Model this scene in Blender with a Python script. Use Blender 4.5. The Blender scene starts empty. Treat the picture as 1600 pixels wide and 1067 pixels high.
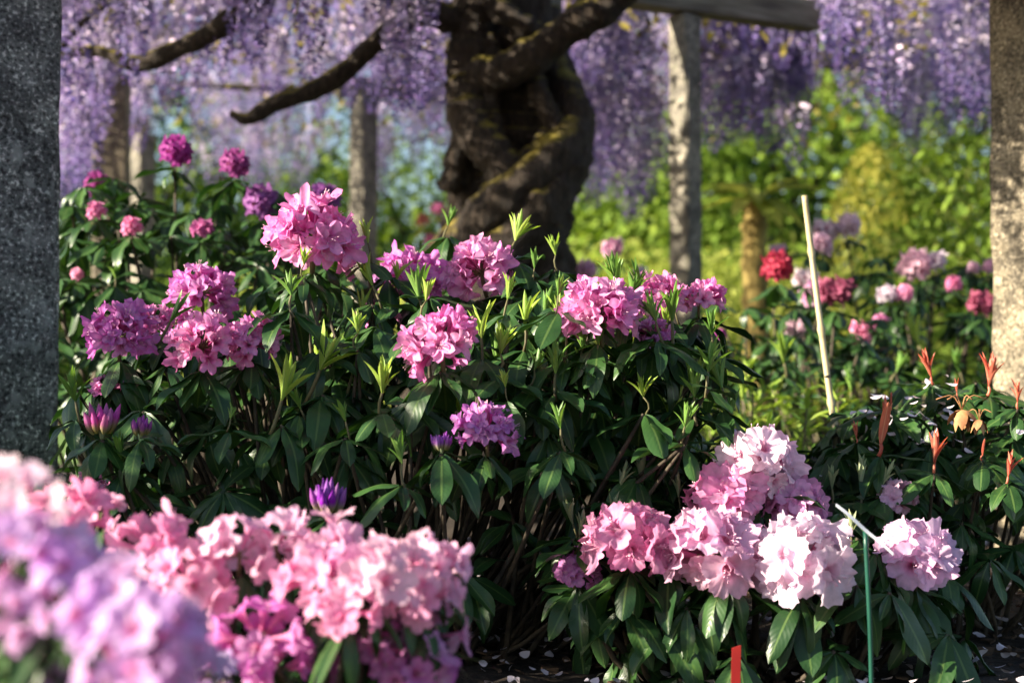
import bpy, math, random
import numpy as np
from mathutils import Vector, Matrix, Quaternion
random.seed(7); RNG = np.random.default_rng(11)
R = math.radians
sc = bpy.context.scene
C = sc.collection

# ------------------------------------------------------------------ camera
CAM = Vector((0, 0, 0.62)); PITCH = R(1.7); F = 1600 * 50 / 36
cam_d = bpy.data.cameras.new('camera'); cam_d.lens = 50; cam_d.sensor_width = 36
cam_d.clip_start = 0.05; cam_d.clip_end = 500
cam_d.dof.use_dof = True; cam_d.dof.focus_distance = 2.9; cam_d.dof.aperture_fstop = 2.5; cam_d.dof.aperture_blades = 9
cam = bpy.data.objects.new('camera', cam_d); C.objects.link(cam)
cam.location = CAM; cam.rotation_euler = (R(90) + PITCH, 0, 0); sc.camera = cam

# ------------------------------------------------------------------ sky and sun
SUN = Vector((-0.92, -0.31, 0.40)).normalized()
world = bpy.data.worlds.new('World'); sc.world = world; world.use_nodes = True
wn = world.node_tree
sky = wn.nodes.new('ShaderNodeTexSky'); sky.sky_type = 'NISHITA'; sky.sun_disc = False
sky.sun_elevation = math.asin(SUN.z); sky.sun_rotation = math.atan2(SUN.x, SUN.y)
wn.links.new(sky.outputs[0], wn.nodes['Background'].inputs[0]); wn.nodes['Background'].inputs[1].default_value = 0.058
sl = bpy.data.lights.new('sun', 'SUN'); sl.energy = 5.0; sl.angle = R(0.55); sl.color = (1.0, 0.88, 0.70)
so = bpy.data.objects.new('sun', sl); C.objects.link(so); so.rotation_euler = SUN.to_track_quat('Z', 'Y').to_euler()
sc.view_settings.view_transform = 'Standard'; sc.view_settings.look = 'None'
sc.view_settings.exposure = 1.75; sc.view_settings.gamma = 1
sc.render.engine = 'CYCLES'
sc.cycles.use_denoising = True; sc.cycles.max_bounces = 7; sc.cycles.transparent_max_bounces = 4
sc.cycles.diffuse_bounces = 4; sc.cycles.sample_clamp_indirect = 6

# ------------------------------------------------------------------ helpers
def at(px, py, d):
    """the point of the place seen at photo pixel (px, py), d metres in front of the camera"""
    v = Vector((0, math.cos(PITCH), math.sin(PITCH))) + Vector((1, 0, 0)) * ((px - 800) / F) \
        + Vector((0, -math.sin(PITCH), math.cos(PITCH))) * ((533.5 - py) / F)
    return CAM + v * (d / v.y)

class T:
    """a shape: vertices, polygons, uv per loop, material per polygon"""
    def __init__(s, V, loops, tot, uv, mat=None):
        s.V = np.asarray(V, float); s.loops = np.asarray(loops, np.int64); s.tot = np.asarray(tot, np.int64)
        s.uv = np.asarray(uv, float); s.mat = np.zeros(len(s.tot), np.int64) if mat is None else np.asarray(mat)
    def moved(s, M):
        M = np.asarray(M, float); return T(s.V @ M[:3, :3].T + M[:3, 3], s.loops, s.tot, s.uv, s.mat)
    def withmat(s, k): return T(s.V, s.loops, s.tot, s.uv, np.full(len(s.tot), k))

def join(ts):
    off = 0; V = []; L = []; N = []; U = []; Mt = []
    for t in ts:
        V.append(t.V); L.append(t.loops + off); N.append(t.tot); U.append(t.uv); Mt.append(t.mat); off += len(t.V)
    return T(np.concatenate(V), np.concatenate(L), np.concatenate(N), np.concatenate(U), np.concatenate(Mt))

def many(t, Ms):
    """one shape repeated at many matrices (n,4,4)"""
    Ms = np.asarray(Ms, float); n = len(Ms); nv = len(t.V)
    V = np.einsum('nij,vj->nvi', Ms[:, :3, :3], t.V) + Ms[:, None, :3, 3]
    L = (t.loops[None] + (np.arange(n) * nv)[:, None]).ravel()
    return T(V.reshape(-1, 3), L, np.tile(t.tot, n), np.tile(t.uv, (n, 1)), np.tile(t.mat, n))

def mesh(name, t, mats, smooth=True):
    me = bpy.data.meshes.new(name)
    me.vertices.add(len(t.V)); me.vertices.foreach_set('co', t.V.ravel().astype(np.float32))
    me.loops.add(len(t.loops)); me.loops.foreach_set('vertex_index', t.loops.astype(np.int32))
    st = np.concatenate([[0], np.cumsum(t.tot)[:-1]]).astype(np.int32)
    me.polygons.add(len(t.tot)); me.polygons.foreach_set('loop_start', st); me.polygons.foreach_set('loop_total', t.tot.astype(np.int32))
    uvl = me.uv_layers.new(name='UVMap'); uvl.data.foreach_set('uv', t.uv.ravel().astype(np.float32))
    for m in (mats if isinstance(mats, (list, tuple)) else [mats]): me.materials.append(m)
    me.polygons.foreach_set('material_index', t.mat.astype(np.int32))
    me.update(calc_edges=True)
    me.polygons.foreach_set('use_smooth', np.full(len(t.tot), bool(smooth)))
    me.validate()
    return me

def sheet(nu, nv, fn, closed=False):
    """nu x nv quads; fn(u, v) -> xyz arrays; u, v in 0..1"""
    u = np.linspace(0, 1, nu + 1); v = np.linspace(0, 1, nv + 1)
    if closed: u = u[:-1]
    uu, vv = np.meshgrid(u, v); X = np.stack(fn(uu, vv), -1).reshape(-1, 3)
    w = len(u); q = []; uv = []
    for j in range(nv):
        for i in range(nu):
            a = j * w + i; b = j * w + (i + 1) % w
            q += [a, b, b + w, a + w]
            uv += [(i / nu, j / nv), ((i + 1) / nu, j / nv), ((i + 1) / nu, (j + 1) / nv), (i / nu, (j + 1) / nv)]
    return T(X, q, [4] * (nu * nv), uv)

def smooth_path(P, n):
    """Catmull-Rom through rows of P (any width)"""
    P = np.asarray(P, float); P = np.vstack([2 * P[0] - P[1], P, 2 * P[-1] - P[-2]]); k = len(P) - 3; out = []
    for t in np.linspace(0, k - 1e-6, n):
        i = int(t); f = t - i; a, b, c, d = P[i:i + 4]
        out.append(.5 * (2 * b + (c - a) * f + (2 * a - 5 * b + 4 * c - d) * f * f + (3 * b - a - 3 * c + d) * f ** 3))
    return np.array(out)

def tube(P, rad, sides=6, rough=0.0, cap=True):
    P = np.asarray(P, float); n = len(P); rad = np.broadcast_to(np.asarray(rad, float), (n,))
    tan = np.gradient(P, axis=0); tan /= np.linalg.norm(tan, axis=1)[:, None] + 1e-9
    ref = np.array([1., 0, 0]) if abs(tan[0][0]) < .8 else np.array([0, 1., 0])
    rows = []; a = np.linspace(0, 2 * np.pi, sides, endpoint=False)
    for i in range(n):
        ref = ref - tan[i] * ref.dot(tan[i]); ref /= np.linalg.norm(ref); b = np.cross(tan[i], ref)
        rr = rad[i] * (1 + (RNG.uniform(-rough, rough, sides) if rough else 0))
        rows.append(P[i] + (np.cos(a) * rr)[:, None] * ref + (np.sin(a) * rr)[:, None] * b)
    V = np.concatenate(rows); q = []; uv = []; tot = []
    for j in range(n - 1):
        for i in range(sides):
            k = (i + 1) % sides; q += [j * sides + i, j * sides + k, (j + 1) * sides + k, (j + 1) * sides + i]; tot.append(4)
            uv += [(i / sides, j / (n - 1)), ((i + 1) / sides, j / (n - 1)), ((i + 1) / sides, (j + 1) / (n - 1)), (i / sides, (j + 1) / (n - 1))]
    if cap:
        q += list(range(sides))[::-1] + list(range((n - 1) * sides, n * sides)); tot += [sides, sides]; uv += [(0, 0)] * sides + [(0, 1)] * sides
    return T(V, q, tot, uv)

def frame(z, x=None, roll=0.0, loc=(0, 0, 0), s=(1, 1, 1)):
    """matrix with local z along z (x kept as near as possible to x)"""
    z = Vector(z).normalized(); x = Vector(x) if x is not None else (Vector((0, 0, 1)) if abs(z.z) < .9 else Vector((1, 0, 0)))
    x = (x - z * x.dot(z)).normalized(); y = z.cross(x)
    M = Matrix((x, y, z)).transposed().to_4x4() @ Matrix.Rotation(roll, 4, 'Z')
    if not hasattr(s, '__len__'): s = (s, s, s)
    M = M @ Matrix.Diagonal((*s, 1)); M.translation = Vector(loc); return M

def leafframe(p, d, nrm=(0, 0, 1), s=1.0, w=None):
    """leaf at p pointing along d with upper face towards nrm"""
    d = Vector(d).normalized(); n = Vector(nrm); n = n - d * n.dot(d)
    if n.length < 1e-3: n = d.orthogonal()
    n.normalize(); y = n.cross(d)
    M = Matrix((d * s, y * (w or s), n * s)).transposed().to_4x4(); M.translation = Vector(p); return M

POS = {}
def thing(name, label, cat, loc, group=None):
    o = bpy.data.objects.new(name, None); o.empty_display_size = .1; C.objects.link(o); o.location = loc
    o['label'] = label; o['category'] = cat
    if group: o['group'] = group
    POS[o.name] = Vector(loc); return o
def part(name, me, parent, M=None, color=None, stuff=False):
    """child object; M is its world matrix (parents only ever translate)"""
    o = bpy.data.objects.new(name, me); C.objects.link(o); o.parent = parent
    M = Matrix.Identity(4) if M is None else M
    o.matrix_basis = Matrix.Translation(-POS[parent.name]) @ M
    POS[o.name] = M.translation.copy()
    if color: o.color = (*color, 1)
    if stuff: o['kind'] = 'stuff'
    return o
def single(name, me, label, cat, M=None, group=None):
    o = bpy.data.objects.new(name, me); C.objects.link(o); o['label'] = label; o['category'] = cat
    if group: o['group'] = group
    if M is not None: o.matrix_basis = M
    return o
def struct(name, me, kind='structure', label=None):
    o = bpy.data.objects.new(name, me); C.objects.link(o); o['kind'] = kind
    if label: o['label'] = label
    return o

# ------------------------------------------------------------------ materials
def mat(name):
    m = bpy.data.materials.new(name); m.use_nodes = True; nt = m.node_tree
    b = nt.nodes['Principled BSDF']
    def N(t, **k):
        n = nt.nodes.new('ShaderNode' + t)
        for a, v in k.items(): setattr(n, a, v)
        return n
    return m, nt, b, N
def ramp(N, stops, interp='LINEAR'):
    r = N('ValToRGB'); e = r.color_ramp.elements; r.color_ramp.interpolation = interp
    while len(e) > 1: e.remove(e[-1])
    e[0].position, e[0].color = stops[0][0], (*stops[0][1], 1)
    for p, c in stops[1:]: e.new(p).color = (*c, 1)
    return r
def mixc(N, nt, fac, a, b, mode='MIX'):
    m = N('MixRGB', blend_type=mode)
    for i, v in ((0, fac), (1, a), (2, b)):
        if hasattr(v, 'links') or hasattr(v, 'is_linked'): nt.links.new(v, m.inputs[i])
        elif isinstance(v, (int, float)): m.inputs[i].default_value = v
        else: m.inputs[i].default_value = (*v, 1)
    return m.outputs[0]
def thin(nt, N, b, col, fac, tint=None):
    """leaf or petal: reflecting surface mixed with light let through"""
    tr = N('BsdfTranslucent'); mx = N('MixShader'); mx.inputs[0].default_value = fac
    if tint: col = mixc(N, nt, 1.0, col, tint, 'MULTIPLY')
    nt.links.new(col, tr.inputs[0]); nt.links.new(b.outputs[0], mx.inputs[1]); nt.links.new(tr.outputs[0], mx.inputs[2])
    nt.links.new(mx.outputs[0], nt.nodes['Material Output'].inputs[0])

def petal_mat(name, fixed=None, throat=(0.55, 0.10, 0.30), pale=0.25, trans=0.42):
    m, nt, b, N = mat(name)
    if fixed: base = N('RGB'); base.outputs[0].default_value = (*fixed, 1); base = base.outputs[0]
    else: base = N('ObjectInfo').outputs['Color']
    uv = N('UVMap'); sp = N('SeparateXYZ'); nt.links.new(uv.outputs[0], sp.inputs[0])
    r1 = ramp(N, [(0, (1, 1, 1)), (.3, (.75, .75, .75)), (.55, (.0, .0, .0)), (1, (0, 0, 0))]); nt.links.new(sp.outputs[1], r1.inputs[0])
    c = mixc(N, nt, r1.outputs[0], base, throat)
    r2 = ramp(N, [(0, (0, 0, 0)), (.5, (0, 0, 0)), (.72, (pale, pale, pale)), (.92, (pale * .5,) * 3), (1, (.0, .0, .0))]); nt.links.new(sp.outputs[1], r2.inputs[0])
    c = mixc(N, nt, r2.outputs[0], c, (0.92, 0.74, 0.84))
    tc = N('TexCoord'); nz = N('TexNoise'); nz.inputs['Scale'].default_value = 3.0; nz.inputs['Detail'].default_value = 3
    nt.links.new(tc.outputs['Object'], nz.inputs[0])
    hs = N('HueSaturation'); nt.links.new(c, hs.inputs['Color'])
    mr = N('MapRange'); nt.links.new(nz.outputs[0], mr.inputs[0]); mr.inputs[1].default_value = .3; mr.inputs[2].default_value = .7; mr.inputs[3].default_value = .82; mr.inputs[4].default_value = 1.12
    nt.links.new(mr.outputs[0], hs.inputs['Value'])
    rnd = N('ObjectInfo').outputs['Random']; ms = N('MapRange'); nt.links.new(rnd, ms.inputs[0]); ms.inputs[3].default_value = .85; ms.inputs[4].default_value = 1.15
    nt.links.new(ms.outputs[0], hs.inputs['Saturation'])
    c = hs.outputs[0]
    nt.links.new(c, b.inputs['Base Color']); b.inputs['Roughness'].default_value = .55
    b.inputs['Specular IOR Level'].default_value = .25
    wv = N('TexNoise'); wv.inputs['Scale'].default_value = 14; nt.links.new(tc.outputs['Object'], wv.inputs[0])
    bp = N('Bump'); bp.inputs['Strength'].default_value = .06; bp.inputs['Distance'].default_value = .02; nt.links.new(wv.outputs[0], bp.inputs['Height']); nt.links.new(bp.outputs[0], b.inputs['Normal'])
    thin(nt, N, b, c, trans); return m

def leaf_mat(name, dark, light, rib, rough=.36, trans=.18, tint=(1.3, 1.5, .5), spec=.5, objcol=False):
    m, nt, b, N = mat(name)
    rnd = N('ObjectInfo').outputs['Random']; isl = N('NewGeometry').outputs['Random Per Island']
    ad = N('Math', operation='ADD'); nt.links.new(rnd, ad.inputs[0]); nt.links.new(isl, ad.inputs[1])
    fr = N('Math', operation='FRACT'); nt.links.new(ad.outputs[0], fr.inputs[0])
    tc = N('TexCoord'); nz = N('TexNoise'); nz.inputs['Scale'].default_value = 5; nt.links.new(tc.outputs['UV'], nz.inputs[0])
    mn = N('Math', operation='MULTIPLY_ADD'); nt.links.new(nz.outputs[0], mn.inputs[0]); mn.inputs[1].default_value = .5; 
    m2 = N('Math', operation='MULTIPLY'); nt.links.new(fr.outputs[0], m2.inputs[0]); m2.inputs[1].default_value = .65
    nt.links.new(m2.outputs[0], mn.inputs[2])
    r = ramp(N, [(.2, dark), (.88, light), (1.0, tuple(x * k for x, k in zip(light, (2.2, 1.7, 1.2))))]); nt.links.new(mn.outputs[0], r.inputs[0]); c = r.outputs[0]
    sp = N('SeparateXYZ'); nt.links.new(tc.outputs['UV'], sp.inputs[0])
    sb = N('Math', operation='SUBTRACT'); nt.links.new(sp.outputs[0], sb.inputs[0]); sb.inputs[1].default_value = .5
    ab = N('Math', operation='ABSOLUTE'); nt.links.new(sb.outputs[0], ab.inputs[0])
    # side veins: bands of v shifted by |u|
    vv = N('Math', operation='MULTIPLY_ADD'); nt.links.new(ab.outputs[0], vv.inputs[0]); vv.inputs[1].default_value = -.35; nt.links.new(sp.outputs[1], vv.inputs[2])
    sn = N('Math', operation='MULTIPLY'); nt.links.new(vv.outputs[0], sn.inputs[0]); sn.inputs[1].default_value = 75
    si = N('Math', operation='SINE'); nt.links.new(sn.outputs[0], si.inputs[0])
    rr = ramp(N, [(0, (1, 1, 1)), (.035, (.8, .8, .8)), (.07, (0, 0, 0))]); nt.links.new(ab.outputs[0], rr.inputs[0])
    c = mixc(N, nt, rr.outputs[0], c, rib)
    nt.links.new(c, b.inputs['Base Color']); b.inputs['Specular IOR Level'].default_value = spec
    rg = N('MapRange'); nt.links.new(nz.outputs[0], rg.inputs[0]); rg.inputs[3].default_value = rough - .08; rg.inputs[4].default_value = rough + .14
    nt.links.new(rg.outputs[0], b.inputs['Roughness'])
    bp = N('Bump'); bp.inputs['Strength'].default_value = .10; bp.inputs['Distance'].default_value = .0008; nt.links.new(si.outputs[0], bp.inputs['Height']); nt.links.new(bp.outputs[0], b.inputs['Normal'])
    thin(nt, N, b, c, trans, tint); return m

def plain(name, stops, scale=20, rough=.7, bump=.3, dist=.01, coord='Object', stretch=(1, 1, 1), detail=6):
    m, nt, b, N = mat(name); tc = N('TexCoord'); mp = N('Mapping'); mp.inputs['Scale'].default_value = stretch
    nt.links.new(tc.outputs[coord], mp.inputs[0]); nz = N('TexNoise'); nz.inputs['Scale'].default_value = scale; nz.inputs['Detail'].default_value = detail
    nt.links.new(mp.outputs[0], nz.inputs[0]); r = ramp(N, stops); nt.links.new(nz.outputs[0], r.inputs[0])
    nt.links.new(r.outputs[0], b.inputs['Base Color']); b.inputs['Roughness'].default_value = rough
    bp = N('Bump'); bp.inputs['Strength'].default_value = bump; bp.inputs['Distance'].default_value = dist
    nt.links.new(nz.outputs[0], bp.inputs['Height']); nt.links.new(bp.outputs[0], b.inputs['Normal']); return m

def granite_mat(name, dark, mid, light, lichen):
    m, nt, b, N = mat(name); tc = N('TexCoord'); co = tc.outputs['Object']
    n1 = N('TexNoise'); n1.inputs['Scale'].default_value = 95; n1.inputs['Detail'].default_value = 3; nt.links.new(co, n1.inputs[0])
    r1 = ramp(N, [(.36, dark), (.47, mid), (.56, mid), (.66, light)]); nt.links.new(n1.outputs[0], r1.inputs[0])
    n2 = N('TexNoise'); n2.inputs['Scale'].default_value = 9; n2.inputs['Detail'].default_value = 8; n2.inputs['Roughness'].default_value = .7; nt.links.new(co, n2.inputs[0])
    r2 = ramp(N, [(.42, (.45, .45, .45)), (.62, (1.25, 1.25, 1.2))]); nt.links.new(n2.outputs[0], r2.inputs[0])
    c = mixc(N, nt, 1.0, r1.outputs[0], r2.outputs[0], 'MULTIPLY')
    n3 = N('TexNoise'); n3.inputs['Scale'].default_value = 24; n3.inputs['Detail'].default_value = 5; nt.links.new(co, n3.inputs[0])
    r3 = ramp(N, [(.56, (0, 0, 0)), (.68, (.75, .75, .75))]); nt.links.new(n3.outputs[0], r3.inputs[0])
    c = mixc(N, nt, r3.outputs[0], c, lichen)
    nt.links.new(c, b.inputs['Base Color']); b.inputs['Roughness'].default_value = .85
    bp = N('Bump'); bp.inputs['Strength'].default_value = .7; bp.inputs['Distance'].default_value = .004
    nt.links.new(n1.outputs[0], bp.inputs['Height']); nt.links.new(bp.outputs[0], b.inputs['Normal']); return m

def bark_mat(name, stops, moss):
    m, nt, b, N = mat(name); tc = N('TexCoord'); co = tc.outputs['Object']; geo = N('NewGeometry')
    mp = N('Mapping'); mp.inputs['Scale'].default_value = (16, 16, 3.0); nt.links.new(co, mp.inputs[0])
    n1 = N('TexNoise'); n1.inputs['Scale'].default_value = 3; n1.inputs['Detail'].default_value = 9; n1.inputs['Roughness'].default_value = .65; nt.links.new(mp.outputs[0], n1.inputs[0])
    r1 = ramp(N, stops); nt.links.new(n1.outputs[0], r1.inputs[0])
    # moss settles on surfaces that face up, in uneven patches
    sp = N('SeparateXYZ'); nt.links.new(geo.outputs['Normal'], sp.inputs[0])
    n2 = N('TexNoise'); n2.inputs['Scale'].default_value = 6; n2.inputs['Detail'].default_value = 10; n2.inputs['Roughness'].default_value = .75; nt.links.new(co, n2.inputs[0])
    ad = N('Math', operation='MULTIPLY_ADD'); nt.links.new(n2.outputs[0], ad.inputs[0]); ad.inputs[1].default_value = 1.6; nt.links.new(sp.outputs[2], ad.inputs[2])
    r2 = ramp(N, [(0, (0, 0, 0)), (.55, (0, 0, 0)), (.70, (1, 1, 1))]); 
    dv = N('Math', operation='MULTIPLY'); nt.links.new(ad.outputs[0], dv.inputs[0]); dv.inputs[1].default_value = .42; nt.links.new(dv.outputs[0], r2.inputs[0])
    c = mixc(N, nt, r2.outputs[0], r1.outputs[0], moss)
    nt.links.new(c, b.inputs['Base Color']); b.inputs['Roughness'].default_value = .85
    bp = N('Bump'); bp.inputs['Strength'].default_value = 1.0; bp.inputs['Distance'].default_value = .06
    nt.links.new(n1.outputs[0], bp.inputs['Height']); nt.links.new(bp.outputs[0], b.inputs['Normal']); return m

M_petal = petal_mat('rhododendron petal')
M_petal_soft = petal_mat('pale rhododendron petal', throat=(0.74, 0.27, 0.46), pale=.25, trans=.45)
M_filament = plain('flower filament', [(.3, (.75, .35, .5)), (.7, (.85, .6, .7))], 10, .5)
M_bud = petal_mat('flower bud', throat=(0.30, 0.32, 0.08), pale=.06, trans=.3)
M_leaf = leaf_mat('rhododendron leaf', (.012, .042, .013), (.036, .092, .022), (.085, .15, .04), .36, .12, spec=.42)
M_leaf_pale = leaf_mat('paler rhododendron leaf', (.045, .10, .025), (.10, .18, .045), (.22, .28, .10), .36, .22)
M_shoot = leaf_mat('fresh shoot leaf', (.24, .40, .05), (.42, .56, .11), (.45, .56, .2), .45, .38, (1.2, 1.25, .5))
M_shoot_dark = leaf_mat('darker green shoot leaf', (.09, .22, .035), (.18, .33, .06), (.25, .36, .12), .42, .3, (1.2, 1.25, .5))  # deeper green variant of the shoot leaf
M_silver = leaf_mat('felted pale shoot leaf', (.22, .30, .16), (.38, .44, .25), (.45, .5, .3), .6, .3, (1.1, 1.2, .7))
M_flame = leaf_mat('orange red bud scale', (.42, .06, .04), (.70, .24, .15), (.75, .4, .25), .4, .3, (1.3, .9, .6))
M_stem = plain('green brown stem', [(.3, (.07, .06, .03)), (.7, (.14, .13, .05))], 30, .7)
M_woody = plain('grey brown twig', [(.3, (.035, .026, .018)), (.7, (.09, .07, .045))], 40, .8, .5)
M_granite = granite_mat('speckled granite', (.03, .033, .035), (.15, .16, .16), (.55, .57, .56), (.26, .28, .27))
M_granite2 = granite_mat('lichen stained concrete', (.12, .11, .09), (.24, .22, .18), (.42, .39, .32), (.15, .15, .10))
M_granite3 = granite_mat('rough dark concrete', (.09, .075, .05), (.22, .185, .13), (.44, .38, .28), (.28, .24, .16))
M_beam = plain('weathered beam', [(.3, (.07, .06, .045)), (.5, (.16, .14, .10)), (.75, (.26, .24, .19))], 5, .8, .5, .01, stretch=(1, 8, 8))
M_bark = bark_mat('twisted wisteria bark', [(.3, (.011, .008, .005)), (.5, (.040, .028, .019)), (.75, (.11, .08, .055))], (.32, .26, .03))
M_soil = plain('dark mulch', [(.25, (.012, .008, .006)), (.5, (.035, .024, .016)), (.75, (.08, .055, .035))], 30, .95, .9, .03)
M_chip = plain('bark chip', [(.3, (.03, .018, .01)), (.7, (.14, .085, .05))], 25, .9)
M_fallen = plain('fallen petal', [(.3, (.55, .48, .52)), (.7, (.80, .74, .80))], 30, .6)
M_lawn = plain('sunlit lawn', [(.3, (.06, .13, .02)), (.7, (.14, .24, .04))], 4, .9, .5, .02)
M_cane = plain('bamboo cane', [(.3, (.30, .24, .12)), (.55, (.48, .41, .24)), (.8, (.28, .27, .2))], 14, .5, .2, stretch=(3, 3, 1))
M_white = plain('white plastic tag', [(.3, (.74, .76, .8)), (.7, (.82, .83, .86))], 8, .4, .05)
M_greenp = plain('green plastic stake', [(.3, (.006, .05, .035)), (.7, (.012, .085, .055))], 8, .35, .05)
M_redp = plain('red plastic marker', [(.3, (.22, .012, .012)), (.7, (.36, .025, .02))], 8, .35, .05)
M_wilt = plain('wilted petal', [(.3, (.22, .08, .03)), (.7, (.48, .26, .11))], 30, .7)
M_trunk_moss = plain('mossy trunk', [(.3, (.16, .11, .03)), (.7, (.42, .33, .10))], 8, .9, .6, .02)

def wisteria_mat():
    m, nt, b, N = mat('wisteria floret'); isl = N('NewGeometry').outputs['Random Per Island']
    tc = N('TexCoord'); sp = N('SeparateXYZ'); nt.links.new(tc.outputs['UV'], sp.inputs[0])
    r = ramp(N, [(0, (.20, .15, .50)), (.45, (.42, .35, .70)), (1, (.82, .72, .86))]); nt.links.new(sp.outputs[1], r.inputs[0])
    hs = N('HueSaturation'); nt.links.new(r.outputs[0], hs.inputs['Color'])
    a = N('MapRange'); nt.links.new(isl, a.inputs[0]); a.inputs[3].default_value = .6; a.inputs[4].default_value = 1.2; nt.links.new(a.outputs[0], hs.inputs['Value'])
    h = N('MapRange'); nt.links.new(isl, h.inputs[0]); h.inputs[3].default_value = .47; h.inputs[4].default_value = .54; nt.links.new(h.outputs[0], hs.inputs['Hue'])
    nt.links.new(hs.outputs[0], b.inputs['Base Color']); b.inputs['Roughness'].default_value = .6
    thin(nt, N, b, hs.outputs[0], .36); return m
M_wist = wisteria_mat()
def foliage(name, dark, light, trans=.35, tint=(1.25, 1.3, .45)):
    return leaf_mat(name, dark, light, tuple(x * 1.1 for x in light), .65, trans, tint, .12)
M_fol_bright = foliage('sunny foliage', (.26, .34, .06), (.52, .56, .15), .5, (1.1, 1.1, .65))  # green raised brighter, standing in for sunlight on the far shrubs
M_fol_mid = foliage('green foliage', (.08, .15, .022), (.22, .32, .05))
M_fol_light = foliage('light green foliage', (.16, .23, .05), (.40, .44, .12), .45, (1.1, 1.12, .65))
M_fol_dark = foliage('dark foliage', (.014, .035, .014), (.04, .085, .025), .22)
M_fol_gold = foliage('golden foliage', (.24, .26, .04), (.46, .43, .10), .4)
M_fol_bronze = foliage('bronze young foliage', (.16, .13, .03), (.34, .28, .07), .4)

# ------------------------------------------------------------------ shapes of leaves and flowers
def leaf_shape(width=.34, fold=.10, curl=.10, droop=.25, nu=4, nv=7, tip=.9, wave=0.0, ph=0.0, rnd=.62):
    def fn(u, v):
        s = u * 2 - 1
        w = width * .5 * np.clip(np.sin(np.pi * np.clip(v, 0, 1) ** tip), 0, 1) ** rnd
        w = np.where(v < .09, .012, w) ; w = np.where(v > .985, .006, w)
        y = s * w
        z = fold * np.abs(s) * w * 2 - curl * s * s * w - droop * v ** 2 + wave * np.sin(v * 9 + ph) * np.abs(s) * .03
        return v * (1 - .12 * droop * v), y, z
    t = sheet(nu, nv, fn)
    return t
LEAVES = [leaf_shape(w_, f_, c_, d_, 4, 8, 1.2, wv, ph_, .58) for w_, f_, c_, d_, wv, ph_ in ((.36, .10, .16, .18, .9, 0), (.34, .18, .05, .40, 1.6, 2), (.38, .02, .36, .30, .9, 4), (.31, .26, .0, .10, 1.4, 1), (.35, .08, .22, .58, 1.6, 3))]
NARROW = [leaf_shape(.17, .45, .0, .02, 2, 6, 1.0), leaf_shape(.19, .35, .0, .24, 2, 6, 1.0), leaf_shape(.16, .5, .0, -.12, 2, 6, 1.0)]
SMALL = leaf_shape(.42, .12, .05, .15, 2, 3)
TINY = leaf_shape(.50, .12, .05, .15, 2, 2)

def floret_shape(seed, ruffle=.07, lobes=5, flare=.80, recurve=.0, tube_len=.62, notch=.50, seg=8, rings=8, stamens=True, power=1.6, wild=.28, fold=.10):
    """open funnel with spreading lobes; unit radius about 1, mouth at z about .7 to 1"""
    rg = np.random.default_rng(seed); ph = rg.uniform(0, 6.28, 6); lv = rg.uniform(.84, 1.12, lobes); lr = rg.uniform(-wild, wild, lobes); tw = rg.uniform(-.16, .16, lobes)
    n = seg * lobes
    def fn(u, v):
        q = u * lobes; k = np.floor(q + .5).astype(int) % lobes; sg = (q - np.floor(q + .5)) * 2; s = np.abs(sg)     # 0 lobe middle, 1 between lobes
        th = u * 2 * np.pi; a = np.clip(v / .36, 0, 1); b = np.clip((v - .36) / .64, 0, 1)
        rel = (1 - s ** 2)
        out = (1 - notch * s ** power) * (1 + (lv[k] - 1) * rel)
        rho = .07 + .15 * a ** 1.5 + flare * b * out
        z = tube_len * a ** .9 + .26 * b ** .7 - (recurve + lr[k] * rel) * b ** 2
        z = z + fold * b * s ** 2 * (1 - b * .6) + tw[k] * sg * rel * b
        wob = b ** 2 * ruffle
        z = z + wob * (np.sin(3 * lobes * th + ph[0]) + .6 * np.sin(2 * lobes * th + ph[1]) + .7 * np.sin(7 * th + ph[2]))
        rho = rho * (1 + wob * .6 * np.sin(4 * lobes * th + ph[3]))
        return rho * np.cos(th), rho * np.sin(th), z
    t = sheet(n, rings, fn, closed=True)
    if not stamens: return t
    ts = [t]
    for i in range(7):
        a = rg.uniform(-1.2, 1.2) + ph[5]; L = rg.uniform(.85, 1.15); o = rg.uniform(.10, .28)
        P = np.array([[.03 * np.cos(a), .03 * np.sin(a), .2], [o * .45 * np.cos(a), o * .45 * np.sin(a), L * .6], [o * np.cos(a), o * np.sin(a), L * .9], [o * 1.5 * np.cos(a), o * 1.5 * np.sin(a), L]])
        ts.append(tube(smooth_path(P, 5), [.013, .012, .011, .011, .030], 3).withmat(1))
    return join(ts)
def fmesh(name, n, m, **k): return [mesh(name, floret_shape(100 * len(name) + i, **k), [m, M_filament]) for i in range(n)]
FL_MAIN = fmesh('floret', 7, M_petal, ruffle=.04, notch=.58, power=1.35, wild=.38, fold=.16)
FL_YAK = fmesh('frilled floret', 7, M_petal_soft, ruffle=.07, notch=.36, power=3.2, wild=.25, flare=.86, seg=10)
FL_TRUMPET = fmesh('trumpet floret', 7, M_petal_soft, ruffle=.025, lobes=6, notch=.45, power=2.8, flare=.72, tube_len=.72, wild=.22, fold=-.05)
FAR_FLORET = [floret_shape(5 + i, ruffle=.05, seg=4, rings=4, stamens=False, wild=.4, notch=.55) for i in range(4)]

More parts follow.
